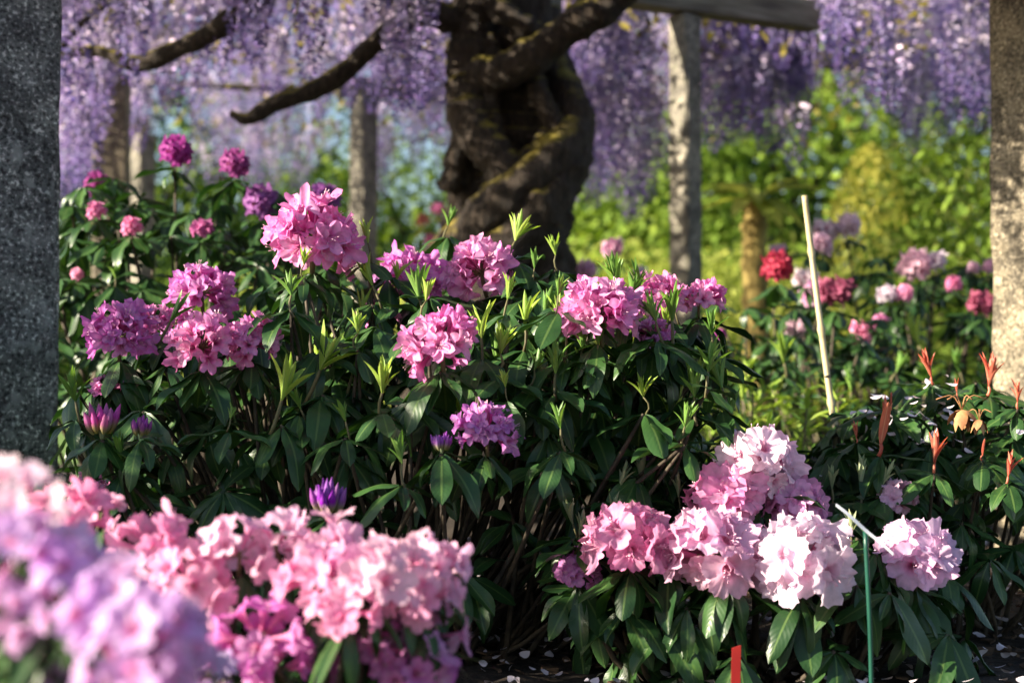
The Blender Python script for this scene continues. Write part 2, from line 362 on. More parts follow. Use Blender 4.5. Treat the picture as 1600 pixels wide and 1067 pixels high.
def bud_shape():
    def fn(u, v):
        r = .16 * np.sin(np.pi * np.clip(v, .02, .985) ** .8) ** .8 * (1 + .13 * np.cos(u * 2 * np.pi * 5)); a = u * 2 * np.pi + v * 1.2
        return r * np.cos(a), r * np.sin(a), v * 1.0
    return sheet(10, 7, fn, closed=True)
BUD = mesh('bud', bud_shape(), M_bud)
MESH_LEAF = {}
def leafmeshes(key, shapes, m):
    if (key, m.name) not in MESH_LEAF: MESH_LEAF[(key, m.name)] = [mesh('leaf', s, m) for s in shapes]
    return MESH_LEAF[(key, m.name)]

PINK = (.84, .28, .62); MAUVE = (.68, .20, .60); VIOLET = (.42, .10, .52); ROSE = (.84, .33, .58); PALE = (.87, .54, .72); BLUSH = (.90, .73, .84)
LILAC = (.68, .44, .80); MAGENTA = (.34, .03, .27); RED = (.48, .02, .07); SHELL = (.88, .38, .62)

def vary(c, k=.06): return tuple(max(0, min(1, x * (1 + random.uniform(-k, k)))) for x in c)
def dome_dirs(n, low=-.25):
    out = []
    for i in range(n):
        z = 1 - (i + .5) / n * (1 - low); a = i * 2.39996 + random.uniform(-.25, .25); r = math.sqrt(max(0, 1 - z * z))
        d = Vector((r * math.cos(a), r * math.sin(a), z)) + Vector([random.gauss(0, .10) for _ in range(3)]); out.append(d.normalized())
    return out

def truss(bush, c, rad, color, florets, n=22, axis=None, w=.50, squash=.86, low=-.28, depth=.66):
    """a ball of florets; the part is the green stalk with its pedicels, each floret a sub-part"""
    axis = Vector(axis or (random.gauss(0, .12), -.22 + random.gauss(0, .08), 1)).normalized(); Q = Vector((0, 0, 1)).rotation_difference(axis).to_matrix()
    sq = squash * random.uniform(.90, 1.06); ex = random.uniform(.92, 1.12); ds = [Q @ Vector((d.x * ex, d.y, d.z * sq)) * random.uniform(.88, 1.1) for d in dome_dirs(n, low)]
    ds = [d for d in ds if random.random() > .02]
    core = c - axis * rad * .18
    ts = [tube([core - axis * rad * .85, core - axis * rad * .4, core + axis * rad * .15], [rad * .06, rad * .07, rad * .05], 6)]
    for d in ds: ts.append(tube([core, core + d * rad * .22, core + d * rad * .42], rad * .022, 3, cap=False))
    o = part('flower_truss', mesh('flower_truss', join(ts).moved(Matrix.Translation(-c)), M_stem), bush, Matrix.Translation(c))
    for d in ds:
        s = random.choice((1, 1, 1, .72)) * random.uniform(.84, 1.16); d = (d + Vector([random.gauss(0, .16) for _ in range(3)]))
        M = frame(d, roll=random.uniform(0, 6.28), loc=core + d * rad * .36, s=(rad * w * s, rad * w * s, rad * depth * s))
        part('floret', random.choice(florets), o, M, vary(color))
    return o

def budtruss(bush, c, rad, color, n=15, spread=.42, bracts=True):
    ts = [tube([c - Vector((0, 0, rad * .9)), c - Vector((0, 0, rad * .3))], [rad * .10, rad * .2], 6)]
    for i in range(7):
        a = i * .9; d = Vector((math.cos(a) * .7, math.sin(a) * .7, 1))
        ts.append(NARROW[2].moved(leafframe(c - Vector((0, 0, rad * .55)), d, d.cross(Vector((-math.sin(a), math.cos(a), 0))), rad * .8, rad * 1.6)))
    o = part('flower_bud_cluster', mesh('flower_bud_cluster', join(ts).moved(Matrix.Translation(-c)), M_silver), bush, Matrix.Translation(c))
    for i in range(n):
        f = math.sqrt((i + .5) / n); a = i * 2.4; d = Vector((f * spread * math.cos(a), f * spread * math.sin(a), 1.0)).normalized(); off = Vector((math.cos(a), math.sin(a), 0)) * f * rad * .42
        part('bud', BUD, o, frame(d, roll=random.random() * 6, loc=c + off - Vector((0, 0, rad * (.45 + .25 * f))), s=(rad * 1.05, rad * 1.05, rad * random.uniform(1.0, 1.45))), vary(color, .12))
    return o

def whorl(c, axis, n, size, up=.10, jit=.22, shapes=5, sag=.40):
    """matrices of the leaves of one rosette, shape index with each"""
    axis = Vector(axis).normalized(); Q = Vector((0, 0, 1)).rotation_difference(axis).to_matrix(); a0 = random.uniform(0, 6.28); out = []
    for i in range(n):
        a = a0 + i * 2 * math.pi / n * 1.0 + random.gauss(0, jit); e = up + random.gauss(0, .22)
        d = Q @ Vector((math.cos(a) * math.cos(e), math.sin(a) * math.cos(e), math.sin(e)))
        d = (d + Vector((0, 0, -sag))).normalized(); s = size * random.choice((1, 1, 1, .7)) * random.uniform(.68, 1.14)
        nrm = (axis * .8 + Vector((0, 0, .5)) + Vector([random.gauss(0, .18) for _ in range(3)]))
        out.append((leafframe(c + d * .006, d, nrm, s, s * random.uniform(.88, 1.12)), random.randrange(shapes)))
    return out

def lay_leaves(bush, leaves, key, shapes, m, limit=280, name='leaf'):
    """the leaves that show largest as parts of their own, what is past the limit as one mass"""
    me = leafmeshes(key, shapes, m)
    def score(x):
        p = x[0].translation; q = (p - CAM); sx = abs(q.x / q.y) ; sz = abs((q.z) / q.y)
        return p.y - .55 * p.z + (2 if sx > .38 or sz > .27 else 0)
    leaves = sorted([(M, k % len(shapes)) for M, k in leaves], key=score)
    for M, k in leaves[:limit]: part(name, me[k], bush, M)
    rest = leaves[limit:]
    if rest:
        ts = [many(shapes[k], [np.array(M) for M, kk in rest if kk == k]) for k in range(len(shapes)) if any(kk == k for _, kk in rest)]
        b = POS[bush.name]
        part('leaves', mesh('leaves', join(ts).moved(Matrix.Translation(-b)), m), bush, Matrix.Translation(b), stuff=True)

def shoot(bush, c, h, n=9, m=None, spread=.32, stem=.5, lean=None, name='new_shoot'):
    m = m or M_shoot; ax = Vector(lean or (random.gauss(.05, .24), random.gauss(0, .2), 1)).normalized()
    b = c - ax * h * stem
    o = part(name, mesh(name, tube(smooth_path([b - c, (b - c) * .5 + Vector((random.gauss(0, .004), 0, 0)), (0, 0, 0)], 4), [h * .045, h * .038, h * .04, h * .03], 5), M_stem if m != M_flame else M_flame), bush, Matrix.Translation(c))
    me = leafmeshes('narrow', NARROW, m); a0 = random.uniform(0, 6.28)
    Q = Vector((0, 0, 1)).rotation_difference(ax).to_matrix()
    for i in range(n):
        a = a0 + i * 2.4; f = spread * (.35 + .9 * (i / n)); d = Q @ Vector((math.cos(a) * f, math.sin(a) * f, 1)); inw = Q @ Vector((-math.cos(a), -math.sin(a), .3))
        s = h * random.uniform(.62, 1.0)
        part('shoot_leaf', random.choice(me), o, leafframe(c - ax * h * .06 * (i / n), d, inw, s, s * random.uniform(.75, 1.05) * (.95 if m == M_flame else 1)))
    return o

def stems(bush, base, tips, r0=.012, r1=.004, spread=.12, m=None):
    ts = []; base = Vector(base)
    for p in tips:
        p = Vector(p); b = base + Vector((random.gauss(0, spread), random.gauss(0, spread), -.02)); b.x += (p.x - base.x) * .35; b.y += (p.y - base.y) * .35
        mid = b.lerp(p, .55) + Vector((random.gauss(0, .03), random.gauss(0, .03), -.06))
        ts.append(tube(smooth_path([b, mid, p], 6), np.linspace(r0, r1, 6), 5))
    bb = POS[bush.name]
    return part('stems', mesh('stems', join(ts).moved(Matrix.Translation(-bb)), m or M_woody), bush, Matrix.Translation(bb))

def dome_points(c, r, n, front=True, zpow=1.0, zmin=.08):
    pts = []
    for i in range(n * 2):
        z = (i + .5) / (n * 2); a = i * 2.39996; q = math.sqrt(max(0, 1 - z * z))
        d = Vector((q * math.cos(a), q * math.sin(a), z)) + Vector([random.gauss(0, .06) for _ in range(3)])
        if front and d.y > .55: continue
        e = .62
        sx = math.copysign(abs(d.x) ** .85, d.x); sy = math.copysign(abs(d.y) ** .85, d.y); sz = max(0, d.z) ** e
        k = random.uniform(.84, 1.03)
        p = Vector(c) + Vector((sx * r[0] * k, sy * r[1] * k, sz * r[2] * k))
        if p.z > zmin: pts.append((p, Vector((d.x / r[0], d.y / r[1], d.z / r[2])).normalized()))
    return pts

# ------------------------------------------------------------------ ground
def ground_fn(u, v):
    x = (u - .5) * 160; y = v * 160 - 20; return x, y, x * 0
me = mesh('ground', sheet(4, 4, ground_fn), M_soil); struct('ground', me)
def soil_fn(u, v):
    x = (u - .5) * 9; y = v * 8.5 + .3
    z = .03 + .018 * np.sin(x * 7 + y * 3) * np.sin(y * 5.3 - x) + .012 * np.sin(x * 23 + 1) * np.sin(y * 19) + RNG.uniform(-.008, .008, x.shape)
    return x, y, z
struct('soil_bed', mesh('soil_bed', sheet(110, 100, soil_fn), M_soil))
struct('lawn', mesh('lawn', sheet(2, 2, lambda u, v: ((u - .5) * 60, v * 40 + 11, u * 0 + .006)), M_lawn))
def scatter(n, x0, x1, y0, y1, z, s0, s1, flat=.35):
    Ms = []
    for i in range(n):
        Q = Quaternion((random.gauss(0, 1), random.gauss(0, flat), random.gauss(0, flat), random.gauss(0, 1))); Q = Quaternion((0, 0, 1), random.uniform(0, 6.28)) @ Quaternion((1, 0, 0), random.gauss(0, flat))
        M = Q.to_matrix().to_4x4() @ Matrix.Scale(random.uniform(s0, s1), 4); M.translation = (random.uniform(x0, x1), random.uniform(y0, y1), z + random.uniform(0, .022)); Ms.append(np.array(M))
    return Ms
chip = T([(0, -.2, 0), (1, -.14, .05), (.9, .2, .02), (.1, .25, -.04), (0, -.2, .12), (1, -.14, .15), (.9, .2, .14), (.1, .25, .1)],
         [3, 2, 1, 0, 4, 5, 6, 7, 0, 1, 5, 4, 1, 2, 6, 5, 2, 3, 7, 6, 3, 0, 4, 7], [4] * 6, [(0, 0)] * 24)
struct('bark_mulch', mesh('bark_mulch', many(chip, scatter(5000, -1.5, 3, 2.2, 5.5, .03, .012, .045)), M_chip, False), 'stuff', 'dark bark chips covering the planting bed under the shrubs')
petalbit = leaf_shape(.85, .1, .3, -.35, 4, 5)
struct('fallen_petals', mesh('fallen_petals', many(petalbit, scatter(2400, -.6, 2.6, 2.3, 5.2, .05, .010, .024, .5)), M_fallen), 'stuff', 'pale fallen petals scattered on dark mulch')

# ------------------------------------------------------------------ pergola
def post_mesh(side, h, m, seed=0):
    rg = np.random.default_rng(seed)
    prof = []
    c = .012; hs = side / 2
    corners = [(-hs + c, -hs), (hs - c, -hs), (hs, -hs + c), (hs, hs - c), (hs - c, hs), (-hs + c, hs), (-hs, hs - c), (-hs, -hs + c)]
    rows = 26; V = []
    for j in range(rows + 1):
        z = h * j / rows
        for (x, y) in corners: w_ = 1 - (.02 if rg.random() < .12 else 0); V.append((x * w_ + rg.normal(0, .0024), y * w_ + rg.normal(0, .0024), z - .05))
    q = []; tot = []
    for j in range(rows):
        for i in range(8):
            k = (i + 1) % 8; q += [j * 8 + i, j * 8 + k, (j + 1) * 8 + k, (j + 1) * 8 + i]; tot.append(4)
    q += [rows * 8 + i for i in range(8)]; tot.append(8)
    return mesh('pergola_post', T(V, q, tot, [(0, 0)] * len(q)), m, False)
def post(px, d, side, h, rot, m, label, seed):
    p = at(px, 600, d); single('pergola_post', post_mesh(side, h, m, seed), label, 'post', Matrix.Translation((p.x, p.y, 0)) @ Matrix.Rotation(R(rot), 4, 'Z'), 'stone pergola posts')
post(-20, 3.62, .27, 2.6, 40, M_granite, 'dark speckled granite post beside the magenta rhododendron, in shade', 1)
post(1652, 4.15, .27, 2.6, 42, M_granite3, 'rough pillar behind the shrub with orange shoots, its lower half sunlit', 2)
post(1072, 7.15, .125, 2.525, 44, M_granite2, 'pale square post between twisted trunk and ringed palm trunk, one face sunlit', 3)
post(567, 10.0, .15, 2.7, 46, M_granite2, 'slim pale square post behind the tallest pink truss', 4)
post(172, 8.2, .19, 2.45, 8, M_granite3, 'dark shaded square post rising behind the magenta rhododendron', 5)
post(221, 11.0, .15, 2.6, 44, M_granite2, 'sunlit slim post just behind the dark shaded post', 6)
post(838, 6.5, .18, 2.5, 40, M_granite2, 'grey post hidden behind the twisted wisteria trunk', 7)
def beam(a, b, w, h, label):
    a = Vector(a); b = Vector(b); d = b - a; L = d.length
    n = 14; V = []; rg = np.random.default_rng(int(L * 1000)); q = []; tot = []
    c = .008
    cs = [(-w / 2 + c, 0), (w / 2 - c, 0), (w / 2, c), (w / 2, h - c), (w / 2 - c, h), (-w / 2 + c, h), (-w / 2, h - c), (-w / 2, c)]
    for j in range(n + 1):
        for (y, z) in cs: V.append((L * j / n, y + rg.normal(0, .0015), z + rg.normal(0, .0015)))
    for j in range(n):
        for i in range(8): k = (i + 1) % 8; q += [j * 8 + i, j * 8 + k, (j + 1) * 8 + k, (j + 1) * 8 + i]; tot.append(4)
    q += list(range(8))[::-1] + [n * 8 + i for i in range(8)]; tot += [8, 8]
    M = Matrix.Translation(a) @ Matrix.Rotation(math.atan2(d.y, d.x), 4, 'Z')
    single('pergola_beam', mesh('pergola_beam', T(V, q, tot, [(0, 0)] * len(q)), M_beam, False), label, 'beam', M, 'pergola beams')
e = at(1270, 50, 7.5); f_ = at(980, 20, 6.98); dd = (f_ - e); dd.z = 0; dd.normalize()
beam(e + dd * 3.2, e, .12, .155, 'thick dark beam with sawn end jutting out beyond the twisted trunk')
g = at(560, 196, 10.0); beam((g.x - .15, 10.02, 2.652), (g.x + 2.2, 10.5, 2.652), .12, .14, 'sunlit grey beam seen between slim post and twisted trunk')
g = at(221, 200, 11); beam((g.x - 2.5, 10.45, 2.552), (g.x + .06, 11.02, 2.552), .1, .13, 'pale far beam on the sunlit slim post')
g = at(1320, 95, 11.0); beam((g.x - 1.3, 10.6, g.z - .07), (g.x + 1.6, 11.5, g.z - .07), .1, .13, 'far pale beam among the wisteria above the golden cone shrub')

# ------------------------------------------------------------------ wisteria with twisted trunk
wb = at(800, 600, 6.2); wis = thing('wisteria_tree', 'old wisteria with thick twisted dark trunk and hanging violet flowers', 'wisteria', (wb.x, wb.y, 0))
def limb(pts, d0, n=36, sides=14, rough=.05, lump=.10):
    P = np.array([[*at(x, y, d0 + dy), r / F * d0] for x, y, dy, r in pts]); S = smooth_path(P, n)
    k = np.arange(n); ph = RNG.uniform(0, 6.28, 4)
    rr = S[:, 3] * (1 + lump * np.sin(k * .55 + ph[0]) * .6 + lump * .5 * np.sin(k * 1.3 + ph[1]))
    t = tube(S[:, :3], rr, sides, rough)
    # lengthwise ridges
    return t
strands = [
    [(735, 760, .1, 62), (728, 560, .1, 60), (735, 430, .1, 54), (742, 330, .08, 46), (745, 250, .06, 40), (738, 180, 0, 38), (735, 120, -.02, 40), (738, 60, 0, 36), (745, 0, 0, 33), (748, -150, .05, 30)],
    [(660, 760, -.1, 50), (670, 540, -.1, 48), (695, 430, -.14, 42), (735, 365, -.18, 36), (790, 312, -.24, 33), (850, 258, -.22, 32), (893, 205, -.10, 30), (885, 145, 0, 28), (852, 100, .1, 30), (835, 40, .12, 32), (830, -120, .15, 32)],
    [(740, 760, -.15, 55), (745, 540, -.17, 52), (768, 430, -.20, 42), (815, 360, -.24, 36), (865, 300, -.2, 33), (893, 240, -.10, 30), (900, 180, .05, 26), (870, 110, .15, 26), (850, 20, .2, 26)],
    [(805, 760, .18, 105), (795, 440, .14, 82), (800, 330, .13, 78), (808, 230, .13, 76), (812, 150, .13, 70), (806, 60, .12, 54), (800, -120, .2, 44)],
    [(690, 500, -.02, 22), (705, 400, -.1, 21), (745, 330, -.16, 20), (800, 275, -.18, 19), (850, 225, -.14, 18), (880, 175, -.06, 16)],
    [(880, 420, -.05, 22), (855, 350, -.14, 20), (880, 270, -.12, 18), (868, 200, -.14, 17), (838, 140, -.12, 17), (820, 70, -.02, 17)],
    [(765, 160, -.10, 16), (775, 220, -.15, 17), (812, 262, -.17, 17), (850, 300, -.14, 17)],
    [(700, 300, -.06, 17), (716, 235, -.1, 17), (748, 190, -.13, 17), (770, 130, -.1, 16), (765, 60, -.04, 15)],
    [(722, 130, -.08, 28), (738, 195, -.15, 30), (780, 255, -.2, 31), (815, 300, -.17, 34), (840, 370, -.15, 40), (850, 480, -.12, 46), (850, 760, -.1, 55)],
    [(890, 760, 0, 50), (868, 480, 0, 44), (852, 380, -.04, 38), (872, 300, .02, 34), (902, 215, .08, 26), (880, 130, .12, 24)],
]
tr = join([limb(s, 6.2, 80, 24, .07, .12) for s in strands])
co = tr.V; nzv = sum(np.sin(co @ RNG.normal(0, k, 3) + RNG.uniform(0, 6)) for k in (9, 14, 22, 34, 55, 80, 80)) / 6
tr.V = co + (nzv * .022)[:, None] * (co - np.array([wb.x, wb.y, 0])) * np.array([1, 1, 0]) / (np.linalg.norm((co - np.array([wb.x, wb.y, 0]))[:, :2], axis=1)[:, None] + .05)
W0 = Matrix.Translation((wb.x, wb.y, 0)); W1 = Matrix.Translation((-wb.x, -wb.y, 0))
part('trunk', mesh('trunk', tr.moved(W1), M_bark), wis, W0)
branches = [
    [(742, 125, -.05, 34), (790, 112, -.16, 30), (845, 80, -.22, 27), (900, 38, -.27, 26), (955, 8, -.3, 24), (1030, -60, -.3, 20), (1160, -120, -.1, 16)],
    [(745, -40, 0, 20), (775, 10, -.1, 18), (810, 35, -.14, 17), (850, 62, -.05, 16), (872, 95, .1, 14)],
    [(742, 45, 0, 24), (700, 30, -.05, 22), (650, 8, -.1, 20), (580, -30, -.1, 18), (480, -70, 0, 15)],
    [(745, -130, .05, 22), (600, -120, 0, 20), (470, -55, -.05, 19), (395, 5, -.1, 18), (330, 52, -.1, 16), (275, 78, -.05, 15), (215, 100, 0, 13), (150, 80, .1, 10), (90, 90, .2, 7)],
    [(735, 20, .05, 18), (660, 25, .1, 17), (590, 65, .15, 17), (540, 112, .15, 16), (480, 146, .1, 15), (430, 162, .05, 13), (388, 186, 0, 11), (360, 178, 0, 5)],
    [(395, 5, -.1, 8), (300, -40, 0, 7), (200, -10, .05, 7), (140, 25, .1, 6), (95, 78, .1, 5), (70, 130, .1, 3)],
]
for bpts in branches: part('branch', mesh('branch', limb(bpts, 6.2, 44, 12, .06, .14).moved(W1), M_bark), wis, W0)
tw = smooth_path([[*at(x, y, 4.6), r / F * 4.6] for x, y, r in ((470, -90, 2.2), (467, 5, 1.8), (459, 22, 1.5), (461, 36, 1.2), (452, 46, 1.0), (449, 60, .7))], 20)
part('tendril', mesh('tendril', tube(tw[:, :3] + RNG.normal(0, .0015, (20, 3)), tw[:, 3], 5).moved(W1), M_bark), wis, W0)

# hanging flower clusters
def raceme_shape(seed, n, L=.5, rad=.062, fine=True):
    rg = np.random.default_rng(seed); ts = [tube([(0, 0, .05), (.004, 0, -L * .5), (0, .004, -L)], [.003, .002, .001], 3, cap=False)]
    ts[0].uv[:] = (.5, .5)
    pet = T([(0, 0, 0), (.55, -.42, .12), (1, 0, .0), (.55, .42, .12), (.75, 0, -.45)], [0, 1, 2, 3, 0, 4, 2, 1], [4, 4], [(0, 0)] * 8) if fine else \
        T([(0, 0, 0), (.6, -.45, .1), (1, 0, -.2), (.6, .45, .1)], [0, 1, 2, 3], [4], [(0, 0)] * 4)
    for i in range(n):
        v = (i + .5) / n; z = -L * v ** 1.05; r = rad * (1 - v) ** .55 * min(1, .45 + v * 5) + .006; a = i * 2.39996 + rg.normal(0, .3)
        s = (.038 if fine else .048) * (1.05 - .62 * v) * rg.uniform(.8, 1.2)
        d = Vector((math.cos(a), math.sin(a), rg.normal(-.15, .35))); p = Vector((math.cos(a) * r * rg.uniform(.35, .95), math.sin(a) * r * rg.uniform(.35, .95), z))
        k = pet.moved(leafframe(p, d, (rg.normal(0, .4), rg.normal(0, .4), 1), s)); k.uv = np.full_like(k.uv, 0) + np.array([.5, 1 - v]); ts.append(k)
    return join(ts)
RAC = [mesh('raceme', raceme_shape(i, 150 + 12 * i, .40 + .05 * i, .078), M_wist) for i in range(5)]
RAC_FAR = [raceme_shape(40 + i, 84, .46 + .06 * i, .078, False) for i in range(3)]
near_bottom = [(40, 160), (100, 200), (130, 235), (200, 170), (280, 195), (340, 150), (400, 120), (470, 120), (545, 180), (600, 192), (660, 185), (705, 150), (725, 20), (870, 20), (890, 160), (925, 250), (960, 220), (1000, 165), (1060, 110), (1100, 135), (1180, 150), (1250, 150), (1300, 200), (1370, 170), (1450, 235), (1545, 210), (1640, 220)]
mid_bottom = [(40, 320), (110, 330), (165, 310), (240, 210), (330, 225), (380, 215), (500, 225), (560, 195), (600, 215), (640, 265), (700, 270), (880, 300), (930, 345), (1000, 335), (1050, 320), (1110, 265), (1170, 210), (1215, 230), (1245, 285), (1280, 200), (1340, 190), (1400, 240), (1450, 230), (1490, 200), (1540, 240), (1640, 240)]
far_bottom = [(40, 300), (200, 300), (330, 300), (430, 325), (540, 320), (640, 285), (710, 270), (900, 330), (1000, 300), (1060, 250), (1200, 190), (1400, 170), (1640, 190)]
def hang(prof, x0, x1, step, d0, d1, stack, top=-140, jit=30):
    xs, ys = zip(*prof); out = []; x = x0
    while x < x1:
        xx = x + random.uniform(-step, step) * .6; d = random.uniform(d0, d1)
        if math.sin(xx * .021 + d0) + .8 * math.sin(xx * .047 + d0 * 3) < -.75: x += step; continue
        xx += 9 * math.sin(xx * .12 + d0); yb = np.interp(xx, xs, ys) - abs(random.gauss(0, jit)); y = yb
        while y > top:
            L = random.uniform(.8, 1.25); p = at(xx + random.gauss(0, 14), y, d + random.gauss(0, .12)); out.append((p, L)); y -= stack * random.uniform(.7, 1.3) * 7 / d
        x += step * random.uniform(.6, 1.4)
    return out
objs = hang(near_bottom, 95, 1560, 21, 6.5, 8.6, 95, -40)
random.shuffle(objs); objs = [o for o in objs if not (690 < 800 + (o[0].x) / o[0].y * F < 900 and o[0].y < 6.9) and not (950 < 800 + o[0].x / o[0].y * F < 1295 and o[0].y < 7.75)]
front = hang([(95, 190), (200, 170), (330, 140), (420, 110), (545, 175), (640, 190), (700, 150)], 100, 690, 46, 5.6, 6.1, 110, -20, 30)
inst = (front + objs)[:295]; extra = (front + objs)[295:]
for p, L in inst:
    k = random.randrange(5); Lk = (.40 + .05 * k) * L
    part('raceme', RAC[k], wis, Matrix.Translation(p + Vector((0, 0, Lk))) @ Matrix.Rotation(random.uniform(0, 6), 4, 'Z') @ Matrix.Diagonal((random.uniform(.9, 1.3), random.uniform(.9, 1.3), L, 1)))
def rac_mass(lst, base):
    ts = []
    for k in range(3):
        Ms = []
        for i, (p, L) in enumerate(lst):
            if i % 3 != k: continue
            Ms.append(np.array(Matrix.Translation(p + Vector((0, 0, (.46 + .06 * k) * L)) - base) @ Matrix.Rotation(random.uniform(0, 6), 4, 'Z') @ Matrix.Diagonal((1.2, 1.2, L, 1))))
        if Ms: ts.append(many(RAC_FAR[k], Ms))
    return join(ts)
def leafcloud(n, box, size, seedshape=SMALL, base=Vector((0, 0, 0))):
    Ms = []
    for i in range(n):
        p = Vector([random.uniform(a, b) for a, b in box]) - base; d = Vector((random.gauss(0, 1), random.gauss(0, 1), random.gauss(-.3, .6)))
        Ms.append(np.array(leafframe(p, d, (random.gauss(0, .5), random.gauss(0, .5), 1), size * random.uniform(.6, 1.3))))
    return many(seedshape, Ms)
wbase = Vector((wb.x, wb.y, 0))
# the wisteria roof out of view, added to shade the upper right pillar
shade_roof = [(Vector((random.uniform(-.9, 3.0), random.uniform(2.9, 5.4), random.uniform(1.70, 2.35))), random.uniform(.8, 1.1)) for _ in range(720)]
shade_roof = [(p, L) for p, L in shade_roof if (p.z - CAM.z) / p.y > .275 + .02]
part('blossom_canopy', mesh('blossom_canopy', rac_mass(extra + shade_roof, wbase), M_wist), wis, W0, stuff=True)
lc = join([leafcloud(1800, ((-4, 4), (6.4, 9), (2.62, 2.95)), .08, base=wbase), leafcloud(3600, ((-3.6, .2), (4.6, 6.4), (2.45, 2.9)), .085, base=wbase), leafcloud(4200, ((-.6, 3.0), (2.9, 5.2), (2.4, 2.8)), .08, base=wbase)])  # last two clouds: unseen leaves added to shade trunk and right pillar
part('canopy_leaves', mesh('canopy_leaves', lc, M_fol_bronze), wis, W0, stuff=True)
# the wisteria behind it
fb = Vector((0.1, 12.2, 0)); wf = thing('wisteria_vine', 'farther wisteria curtain of pale lilac racemes over the back beams', 'wisteria', fb)
back = hang(mid_bottom, 60, 1600, 17, 9.0, 12, 85, -60, 45)
back += hang([(880, 320), (930, 350), (1050, 335)], 888, 1045, 11, 8.2, 9.4, 95, 20, 30)
back += hang([(90, 330), (200, 300)], 95, 190, 12, 7.4, 8.0, 90, 60, 30)
back += hang([(1100, 250), (1160, 225), (1240, 290), (1280, 210)], 1105, 1270, 14, 8.6, 9.6, 95, 60, 30)
back += hang([(1100, 235), (1200, 215), (1300, 215), (1350, 190), (1410, 255), (1460, 235), (1500, 205), (1560, 250)], 1110, 1570, 17, 8.4, 10.2, 90, 30, 34)
back += hang(far_bottom, 60, 700, 12, 12.0, 15, 75, 40, 30)
back += hang(far_bottom, 700, 1060, 18, 12.5, 16, 75, 60, 40)
back = [o for o in back if not 700 < 800 + o[0].x / o[0].y * F < 885]
back.sort(key=lambda o: o[0].y)
for p, L in back[:200]:
    k = random.randrange(5); Lk = (.40 + .05 * k) * L
    part('raceme', RAC[k], wf, Matrix.Translation(p + Vector((0, 0, Lk))) @ Matrix.Diagonal((1.3, 1.3, L, 1)))
part('blossom_canopy', mesh('blossom_canopy', rac_mass(back[200:], fb), M_wist), wf, Matrix.Translation(fb), stuff=True)
part('canopy_leaves', mesh('canopy_leaves', leafcloud(800, ((-3, 3), (9, 13), (2.75, 3.15)), .09, base=fb), M_fol_bronze), wf, Matrix.Translation(fb), stuff=True)
st = [smooth_path([(fb.x, fb.y, 0), (fb.x + .1, fb.y + .1, 1.4), (fb.x - .1, fb.y, 2.9), (x, y, 3.0)], 14) for x, y in ((-3.5, 11), (-1, 14), (1, 15), (.5, 9.5))]
part('stems', mesh('stems', join([tube(s - np.array(fb), np.linspace(.07, .02, 14), 8) for s in st]), M_bark), wf, Matrix.Translation(fb))

# ------------------------------------------------------------------ background shrubs and trees
def far_shrub(name, label, cat, px, d, w, h, dep, n, size, m, seedlift=.0, group=None, power=.5, trunk=False, base_z=.0, cone=False):
    p = at(px, 600, d); b = Vector((p.x, p.y, 0)); o = thing(name, label, cat, b, group); Ms = []
    lobes = [(random.uniform(-.5, .5) * w, random.uniform(-.5, .5) * dep, random.uniform(.35, .75) * h, random.uniform(.28, .5)) for _ in range(9)]
    for i in range(n):
        if cone:
            z = random.random() ** 1.2; r = (1 - z ** 2.4) ** .6 * random.uniform(.75, 1.02); a = random.uniform(0, 6.28); q = Vector((math.cos(a) * r * w / 2, math.sin(a) * r * dep / 2, .03 + z * h)); nr = Vector((math.cos(a), math.sin(a), .5))
        else:
            lx, ly, lz, lr = random.choice(lobes); v = Vector((random.gauss(0, 1), random.gauss(0, 1), random.gauss(0, 1))).normalized() * random.uniform(.6, 1.05) ** power
            q = Vector((lx + v.x * lr * w, ly + v.y * lr * dep, max(base_z + .02, lz + v.z * lr * h))); nr = v
        dr = Vector((random.gauss(0, .7), random.gauss(0, .7), random.gauss(.1, .7)))
        Ms.append(np.array(leafframe(q, dr, nr + Vector([random.gauss(0, .4) for _ in range(3)]) + Vector((0, 0, .4)), size * random.uniform(.6, 1.4))))
    part('crown' if trunk else 'foliage', mesh('foliage', many(TINY if trunk or d > 15 else SMALL, Ms), m), o, Matrix.Translation(b), stuff=True)
    ts = []
    for k in range(5 if not trunk else 7):
        a = k * 1.3
        if trunk: P = [(0, 0, -.05), (.03, 0, h * .3), (math.cos(a) * w * .15, math.sin(a) * dep * .15, h * .55), (math.cos(a) * w * .32, math.sin(a) * dep * .3, h * .85)]; rr = np.linspace(.16, .025, 8)
        else: P = [(math.cos(a) * .06, math.sin(a) * .06, -.03), (math.cos(a) * w * .14, math.sin(a) * dep * .14, h * .35), (math.cos(a) * w * .25, math.sin(a) * dep * .25, h * .7)]; rr = np.linspace(.02, .006, 8)
        ts.append(tube(smooth_path(P, 8), rr, 6))
    part('trunk' if trunk else 'stems', mesh('stems', join(ts), M_bark if trunk else M_woody), o, Matrix.Translation(b))
    return o
far_shrub('green_shrub', 'bright yellow green shrub in sun behind the slim pale post', 'shrub', 660, 13.2, 1.5, 1.75, 1.2, 2200, .085, M_fol_bright)
far_shrub('green_shrub', 'low sunny green shrub beyond the tallest pink truss', 'shrub', 600, 11.5, .8, 1.2, .8, 1200, .07, M_fol_bright)
far_shrub('flowering_shrub', 'light green shrub dotted with yellow behind the twisted trunk', 'shrub', 985, 12.6, 1.5, 1.45, 1.2, 2200, .08, M_fol_gold)
far_shrub('green_shrub', 'sunny loose shrub between pale post and ringed trunk', 'shrub', 1130, 11.5, 1.0, 1.5, 1.0, 1500, .08, M_fol_bright)
far_shrub('green_shrub', 'bright shrub just behind the ringed palm trunk', 'shrub', 1250, 12.0, 1.5, 1.7, 1.2, 2200, .085, M_fol_bright)
